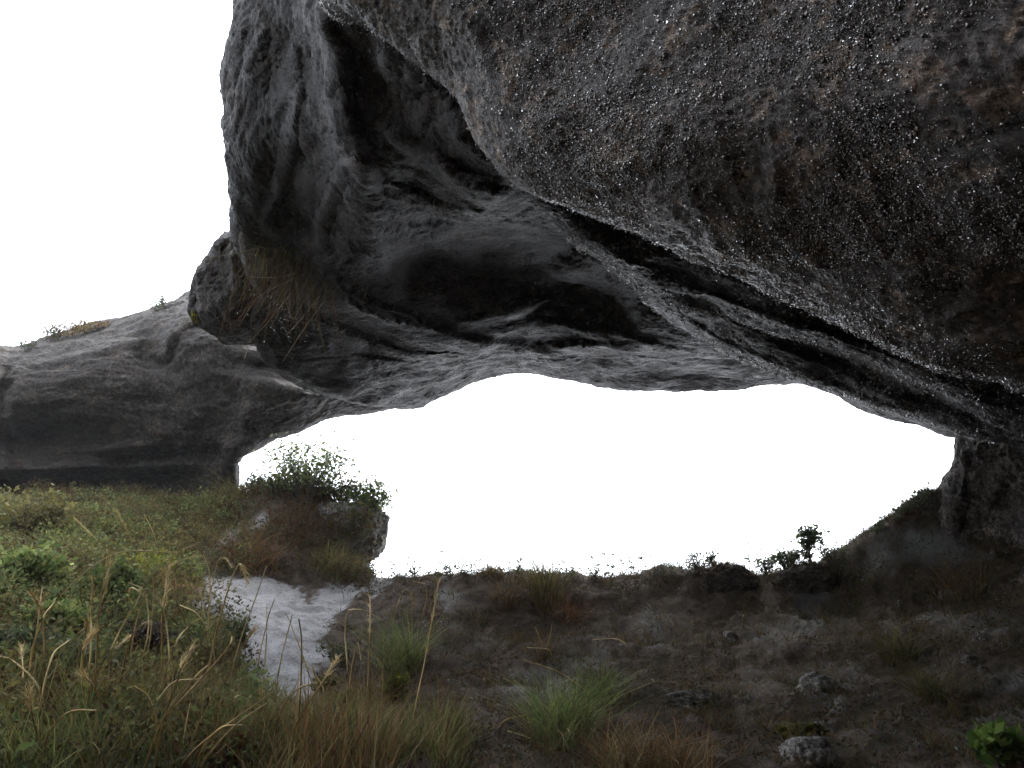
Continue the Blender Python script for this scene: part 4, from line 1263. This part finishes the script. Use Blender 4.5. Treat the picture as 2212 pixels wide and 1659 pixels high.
# ---- tall dry stalks, each growing from the nearest tussock
def z5(p): return (p[0] * 0.3889, 1013.9 + p[1] * 0.3889)
def z6(p): return (645.2 + p[0] * 0.3334, 1106.0 + p[1] * 0.3334)
STALKS = [(z5, s, k) for s, k in [
    ([(905, 1420), (900, 1000), (905, 780), (935, 555)], 1), ([(1100, 1420), (1170, 1050), (1230, 790), (1315, 540), (1345, 535), (1368, 600)], 1),
    ([(850, 1420), (910, 1150), (980, 960), (1045, 875), (1115, 825)], 0), ([(525, 1400), (540, 950), (560, 740), (605, 540)], 1),
    ([(790, 1680), (900, 1400), (1040, 1200), (1165, 1085)], 0), ([(1060, 1690), (1230, 1500), (1360, 1380), (1480, 1300)], 0),
    ([(940, 1690), (1100, 1540), (1300, 1390), (1515, 1238)], 0), ([(232, 1690), (205, 1480), (175, 1350), (160, 1238)], 1),
    ([(1450, 1300), (1470, 1080), (1482, 900), (1480, 760)], 0), ([(1510, 1330), (1560, 1060), (1600, 900), (1622, 810)], 0),
    ([(1765, 1260), (1690, 1060), (1640, 920), (1590, 800)], 0), ([(1320, 1260), (1300, 1080), (1275, 930)], 0),
    ([(650, 1400), (680, 1130), (730, 930), (790, 860), (835, 850)], 1), ([(980, 1150), (930, 960), (850, 760), (760, 670), (718, 665), (715, 745)], 1),
    ([(100, 1195), (290, 1150), (460, 1110)], 0), ([(1125, 800), (1180, 640), (1215, 500), (1250, 492), (1285, 540)], 1),
    ([(640, 560), (560, 420), (430, 285)], 1), ([(660, 560), (600, 470), (440, 378)], 0), ([(745, 530), (730, 400), (655, 240)], 1),
    ([(780, 520), (800, 430), (815, 340)], 0), ([(600, 570), (470, 505), (310, 485)], 0), ([(900, 480), (850, 350), (800, 250)], 0),
    ([(920, 510), (1000, 450), (1085, 418)], 0), ([(700, 500), (640, 420), (550, 340)], 0), ([(430, 1300), (435, 1050), (470, 940)], 0),
    ([(520, 1340), (525, 1100), (500, 1080)], 0), ([(640, 1500), (660, 1400), (690, 1395), (705, 1470)], 0), ([(880, 1560), (960, 1330), (1080, 1160), (1150, 1090)], 0)]]
STALKS += [(z6, s, k) for s, k in [
    ([(715, 1520), (760, 1250), (820, 950), (905, 470)], 1), ([(430, 1450), (450, 1100), (460, 800), (462, 560)], 1),
    ([(310, 1400), (318, 1050), (300, 800), (320, 640), (420, 635), (540, 700)], 0), ([(610, 700), (640, 600), (690, 500), (730, 530), (745, 610)], 1),
    ([(2200, 935), (2130, 860), (2040, 820), (1900, 828)], 0), ([(1930, 1200), (1800, 1110), (1660, 1025), (1480, 965)], 1),
    ([(1270, 1410), (1340, 1350), (1560, 1290), (1790, 1165)], 0), ([(1070, 1500), (1180, 1560), (1320, 1610), (1480, 1625)], 1),
    ([(1330, 1385), (1460, 1450), (1620, 1530)], 1), ([(910, 1275), (1010, 1350), (1160, 1460)], 0), ([(200, 1400), (160, 1150), (20, 950)], 0),
    ([(360, 1450), (330, 1150), (380, 850), (405, 960)], 0), ([(840, 640), (870, 560), (905, 470)], 0), ([(780, 700), (830, 560), (820, 470), (740, 450)], 0),
    ([(520, 1450), (540, 1200), (550, 950)], 0), ([(240, 1500), (150, 1250), (90, 1000)], 0), ([(1580, 880), (1555, 800), (1530, 740)], 0), ([(1590, 880), (1630, 800), (1640, 730)], 0),
    ([(320, 1659), (345, 1560), (380, 1470)], 0), ([(1640, 930), (1620, 890), (1480, 878)], 0)]]
for k in range(46):                                             # more of them leaning this way and that
    x, y = RNG.uniform(20, 640), RNG.uniform(1420, 1690)
    if sand_mask(np.array([x]), np.array([y]))[0] > 0.3:
        continue
    h_, a_ = RNG.uniform(110, 330), RNG.normal(0.12, 0.28)
    bend = RNG.normal(0, 0.25)
    STALKS.append((lambda p: p, [(x, y), (x + a_ * h_ * 0.4, y - 0.45 * h_), (x + (a_ + bend * 0.55) * h_ * 0.8, y - 0.8 * h_), (x + (a_ + bend) * h_, y - h_ * (1 - 0.35 * abs(bend)))], int(RNG.uniform() < 0.45)))
TP = {k: np.array(o.location) for k, o in T.items()}
for fn, pts, head in STALKS:
    pp = [fn(p) for p in pts]
    R = on_ground(*pp[0])
    d0 = proj(R)[2] - 0.05
    key = min(TP, key=lambda k: np.hypot(TP[k][0] - R[0], TP[k][1] - R[1]))
    o = T[key]
    q = [R - np.array([0, 0, 0.03])] + [unproj(x, y, d0 + random.uniform(-0.1, 0.1) * (k + 1)) for k, (x, y) in enumerate(pp[1:])]
    q = pchip(np.array(q), 14)
    c = pick(STRAW, 1)[0]
    g = Geo()
    add_tube(g, q, 0.0062, 0.0030, c)
    me = g.mesh('stalk', TP[key])
    st = link('stalk', me, M['straw']); st.parent = o
    if head:                                                     # drooping seed head
        g = Geo()
        qq = q[-5:]
        R2 = np.repeat(qq, 12, 0) + RNG.normal(0, 0.006, (60, 3))
        add_blades(g, R2, 0.08, STRAW, 0.2, 0.4, 0.004, seg=3, up=(qq[-1] - qq[0]) / np.linalg.norm(qq[-1] - qq[0]))
        sh_ = link('seed_head', g.mesh('seed_head', TP[key]), M['straw']); sh_.parent = st; sh_['kind'] = 'stuff'

# ---- shrubs
shrub(660, 1085, 225, 128, 'largest airy grey-green shrub on top of the bank against the white sky', np.concatenate([SAGE, GREEN]) * 1.5, 0.030, 2600, 34)
shrub(792, 1138, 95, 100, 'green shrub on top of the jutting boulder against the sky', np.concatenate([SAGE, GREEN]) * 1.3, 0.030, 1500, 20, depth=12.5)
shrub(545, 1050, 60, 36, 'small shrub between the buttress foot and the large airy shrub', SAGE, 0.03, 260, 8)
shrub(735, 1090, 120, 78, 'low shrub filling the gap between the two bank-top shrubs', np.concatenate([SAGE, OLIVE]), 0.03, 1000, 18)
shrub(748, 1190, 120, 92, 'dark heather clump draping the front of the jutting boulder', np.concatenate([DARKG, RUST * 0.5, OLIVE * 0.6]), 0.028, 1600, 24, depth=11.75)
shrub(600, 1075, 90, 40, 'dark low shrub at the left foot of the large airy shrub', DARKG * 1.4, 0.03, 500, 9)
shrub(1754, 1215, 54, 86, 'round-headed shrub standing above the ridge against the sky', SAGE, 0.030, 520, 7, round_top=True)
shrub(1700, 1225, 80, 46, 'low grey-green shrub left of the round-headed one', SAGE, 0.026, 420, 12)
shrub(1800, 1222, 60, 50, 'sparse shrub right of the round-headed one', SAGE, 0.022, 240, 10)
shrub(1655, 1235, 60, 40, 'wispy shrub between the two dark hummocks', SAGE, 0.022, 260, 10)
shrub(1508, 1238, 66, 52, 'spiky leafless shrub left of the taller hummock', SAGE * 0.8, 0.018, 200, 12)
shrub(1540, 1235, 40, 44, 'leafy sprig shrub beside the taller hummock', SAGE, 0.024, 150, 5)
shrub(320, 1265, 150, 62, 'yellow-green leafy shrub leaning over the dry fan tussock', YELG, 0.026, 700, 12)
shrub(500, 1420, 80, 80, 'dark twiggy shrub at the left edge of the sand', DARKG * 1.3, 0.022, 800, 14)
shrub(735, 1560, 80, 62, 'olive shrub at the right edge of the sand', OLIVE, 0.024, 600, 11)
shrub(705, 1505, 50, 42, 'small olive shrub standing on the lower sand', OLIVE, 0.022, 300, 8)
shrub(730, 1440, 60, 40, 'dark scraggy shrub at the right edge of the upper sand', DARKG, 0.02, 260, 8)
shrub(850, 1535, 56, 72, 'upright yellow-green broom shrub below the large green tussock', YELG * 0.6, 0.016, 900, 16)
shrub(2160, 1668, 110, 85, 'bright green broad-leaved shrub at the bottom right corner', np.array([(0.10, 0.17, 0.03), (0.14, 0.20, 0.04), (0.07, 0.13, 0.025)]), 0.045, 260, 8, length=1.7)
shrub(515, 1660, 40, 60, 'small red-leaved shrub in the foreground grass', RUST * 1.6, 0.024, 160, 5)
shrub(120, 1400, 162, 90, 'low bright green shrub in the left heath', GREEN * 1.3, 0.028, 1500, 20)
shrub(60, 1290, 150, 105, 'pale green shrub at the left edge of the heath', GREEN * 1.4, 0.030, 1500, 20)
shrub(230, 1320, 137, 99, 'deep green leafy shrub below the dry fan tussock', GREEN, 0.030, 1350, 20)
shrub(60, 1160, 187, 90, 'olive shrub at the left edge under the buttress', OLIVE, 0.034, 1200, 20)
shrub(160, 1510, 150, 105, 'dark green shrub in the left foreground', DARKG * 1.4, 0.023, 1500, 20)
shrub(20, 1480, 137, 120, 'grey-green shrub at the left edge of the foreground', SAGE, 0.023, 1350, 20)
shrub(400, 1500, 137, 120, 'brown-green shrub in the heath left of the sand', OLIVE * 0.9, 0.023, 1350, 20)
shrub(300, 1440, 125, 90, 'purplish dark shrub in the middle of the left heath', np.array([(0.05, 0.038, 0.036), (0.06, 0.05, 0.04)]), 0.023, 1200, 20)

# plants on top of the buttress
shrub(352, 668, 26, 40, 'upright little shrub highest on the buttress beside the knob', SAGE, 0.026, 130, 5, rock=True)
shrub(332, 675, 26, 26, 'tiny shrub left of the upright one on the buttress', SAGE, 0.026, 80, 5, rock=True)
shrub(110, 740, 50, 34, 'wind-bent little shrub with rounded head on the buttress rim', SAGE, 0.026, 170, 6, rock=True)
shrub(55, 757, 40, 26, 'leftmost sprawling little shrub on the buttress rim', SAGE, 0.026, 130, 6, rock=True)
tussock(150, 728, 18, 'brown heath strip running along the buttress rim', BROWN * 0.7, 260, OLIVE, 100, 0.9, 1.0, 0.5, 0.02, rock=True, name='heath_strip', cat='heath')
tussock(205, 714, 18, 'short brown tuft at the upper end of the heath strip', BROWN * 0.7, 160, OLIVE, 50, 0.9, 1.0, 0.35, 0.02, rock=True)

# sprigs along the crest, seen against the sky
def sprig(px, py, h_px, label, group=None, lean=0.0, n=3):
    P = on_ground(px, py)
    h = metres(h_px, P)
    o = thing('sprig', label, 'plant', P, group)
    g, gl = Geo(), Geo()
    for k in range(n + 1):
        tip = P + np.array([RNG.normal(lean, 0.45) * h, RNG.normal(0, 0.2) * h, h * RNG.uniform(0.3, 1.05)])
        q = pchip(np.array([P - np.array([0, 0, 0.02]), (P + tip) / 2 + RNG.normal(0, 0.02, 3), tip]), 6)
        add_tube(g, q, 0.0055, 0.0035, (0.09, 0.085, 0.06), 3)
        m_ = RNG.integers(2, 7)
        L = np.concatenate([np.repeat(tip[None], m_, 0), q[2:5], q[3:5]]) + RNG.normal(0, 0.016, (m_ + 5, 3))
        add_leaves(gl, L, RNG.uniform(0.016, 0.028), SAGE, 2.4)
    link('stem', g.mesh('stem', P), M['twig']).parent = o
    link('leaves', gl.mesh('leaves', P), M['leaf']).parent = o
for x, y, h_, lab, ln, n_ in [
        (815, 1262, 52, 'dark bent sprig rising from the sand at the saddle', 0.1, 4), (862, 1258, 52, 'tall sprig just right of the saddle', 0.0, 5),
        (895, 1258, 60, 'thin sprig next right of the tall saddle sprig', 0.0, 2), (935, 1250, 64, 'lone tall thin sprig on the left of the crest', 0.1, 1),
        (975, 1248, 30, 'short leafy sprig where the crest begins to rise', 0.0, 4), (1005, 1244, 34, 'leafy sprig left of the straw-coloured crest tuft', 0.0, 5),
        (1115, 1240, 38, 'thin sprig between straw tuft and crest tussock', 0.1, 3), (1240, 1243, 26, 'short sprig just right of the crest tussock', 0.0, 3),
        (1285, 1243, 36, 'bushy sprig in the middle of the crest', 0.0, 6), (1345, 1243, 52, 'tallest leafy sprig in the middle of the crest', 0.0, 4),
        (1372, 1243, 42, 'leafy sprig just right of the tallest middle one', 0.0, 3), (1410, 1243, 48, 'thin sprig alone on the bare stretch of crest', 0.0, 2),
        (1618, 1235, 62, 'tall thin sprig between the two hummocks', -0.1, 3), (1905, 1150, 26, 'sprig lowest on the slope up to the right pillar', 0.0, 3),
        (1890, 1160, 20, 'tiny sprig at the foot of the slope up to the pillar', 0.0, 3), (1935, 1130, 28, 'second sprig up the slope to the right pillar', 0.0, 5), (1960, 1115, 30, 'bushy sprig halfway up the slope to the right pillar', 0.0, 5),
        (1985, 1098, 28, 'third sprig up the slope to the right pillar', 0.0, 5), (2012, 1082, 36, 'topmost sprig at the foot of the right pillar', -0.2, 5)]:
    sprig(x, y, h_, lab, None, ln, n_)

# ------------------------------------------------------------------ thin mist hanging in the air
def haze(density):
    x0, x1, y0, y1, z0, z1 = -90, 90, -90, 100, -60, 22
    V = [(x, y, z) for z in (z0, z1) for y in (y0, y1) for x in (x0, x1)]
    F = np.array([(0, 2, 3, 1), (4, 5, 7, 6), (0, 1, 5, 4), (2, 6, 7, 3), (0, 4, 6, 2), (1, 3, 7, 5)])
    me = mesh_np('haze', V, F, smooth=False)
    m = bpy.data.materials.new('mist'); m.use_nodes = True
    nt = m.node_tree
    for n in list(nt.nodes):
        nt.nodes.remove(n)
    o = nt.nodes.new('ShaderNodeOutputMaterial')
    v = nt.nodes.new('ShaderNodeVolumePrincipled')
    v.inputs['Color'].default_value = (0.95, 0.97, 1.0, 1)
    v.inputs['Density'].default_value = density
    nt.links.new(v.outputs[0], o.inputs['Volume'])
    link('haze', me, m, None, {'kind': 'stuff', 'label': 'thin pale mist hanging over the whole place', 'category': 'mist'})
HAZE = 0.0011
if HAZE:
    haze(HAZE)

if 0:
    print('TRIS', sum(sum(len(p.vertices) - 2 for p in o.data.polygons) for o in bpy.data.objects if o.type == 'MESH'))
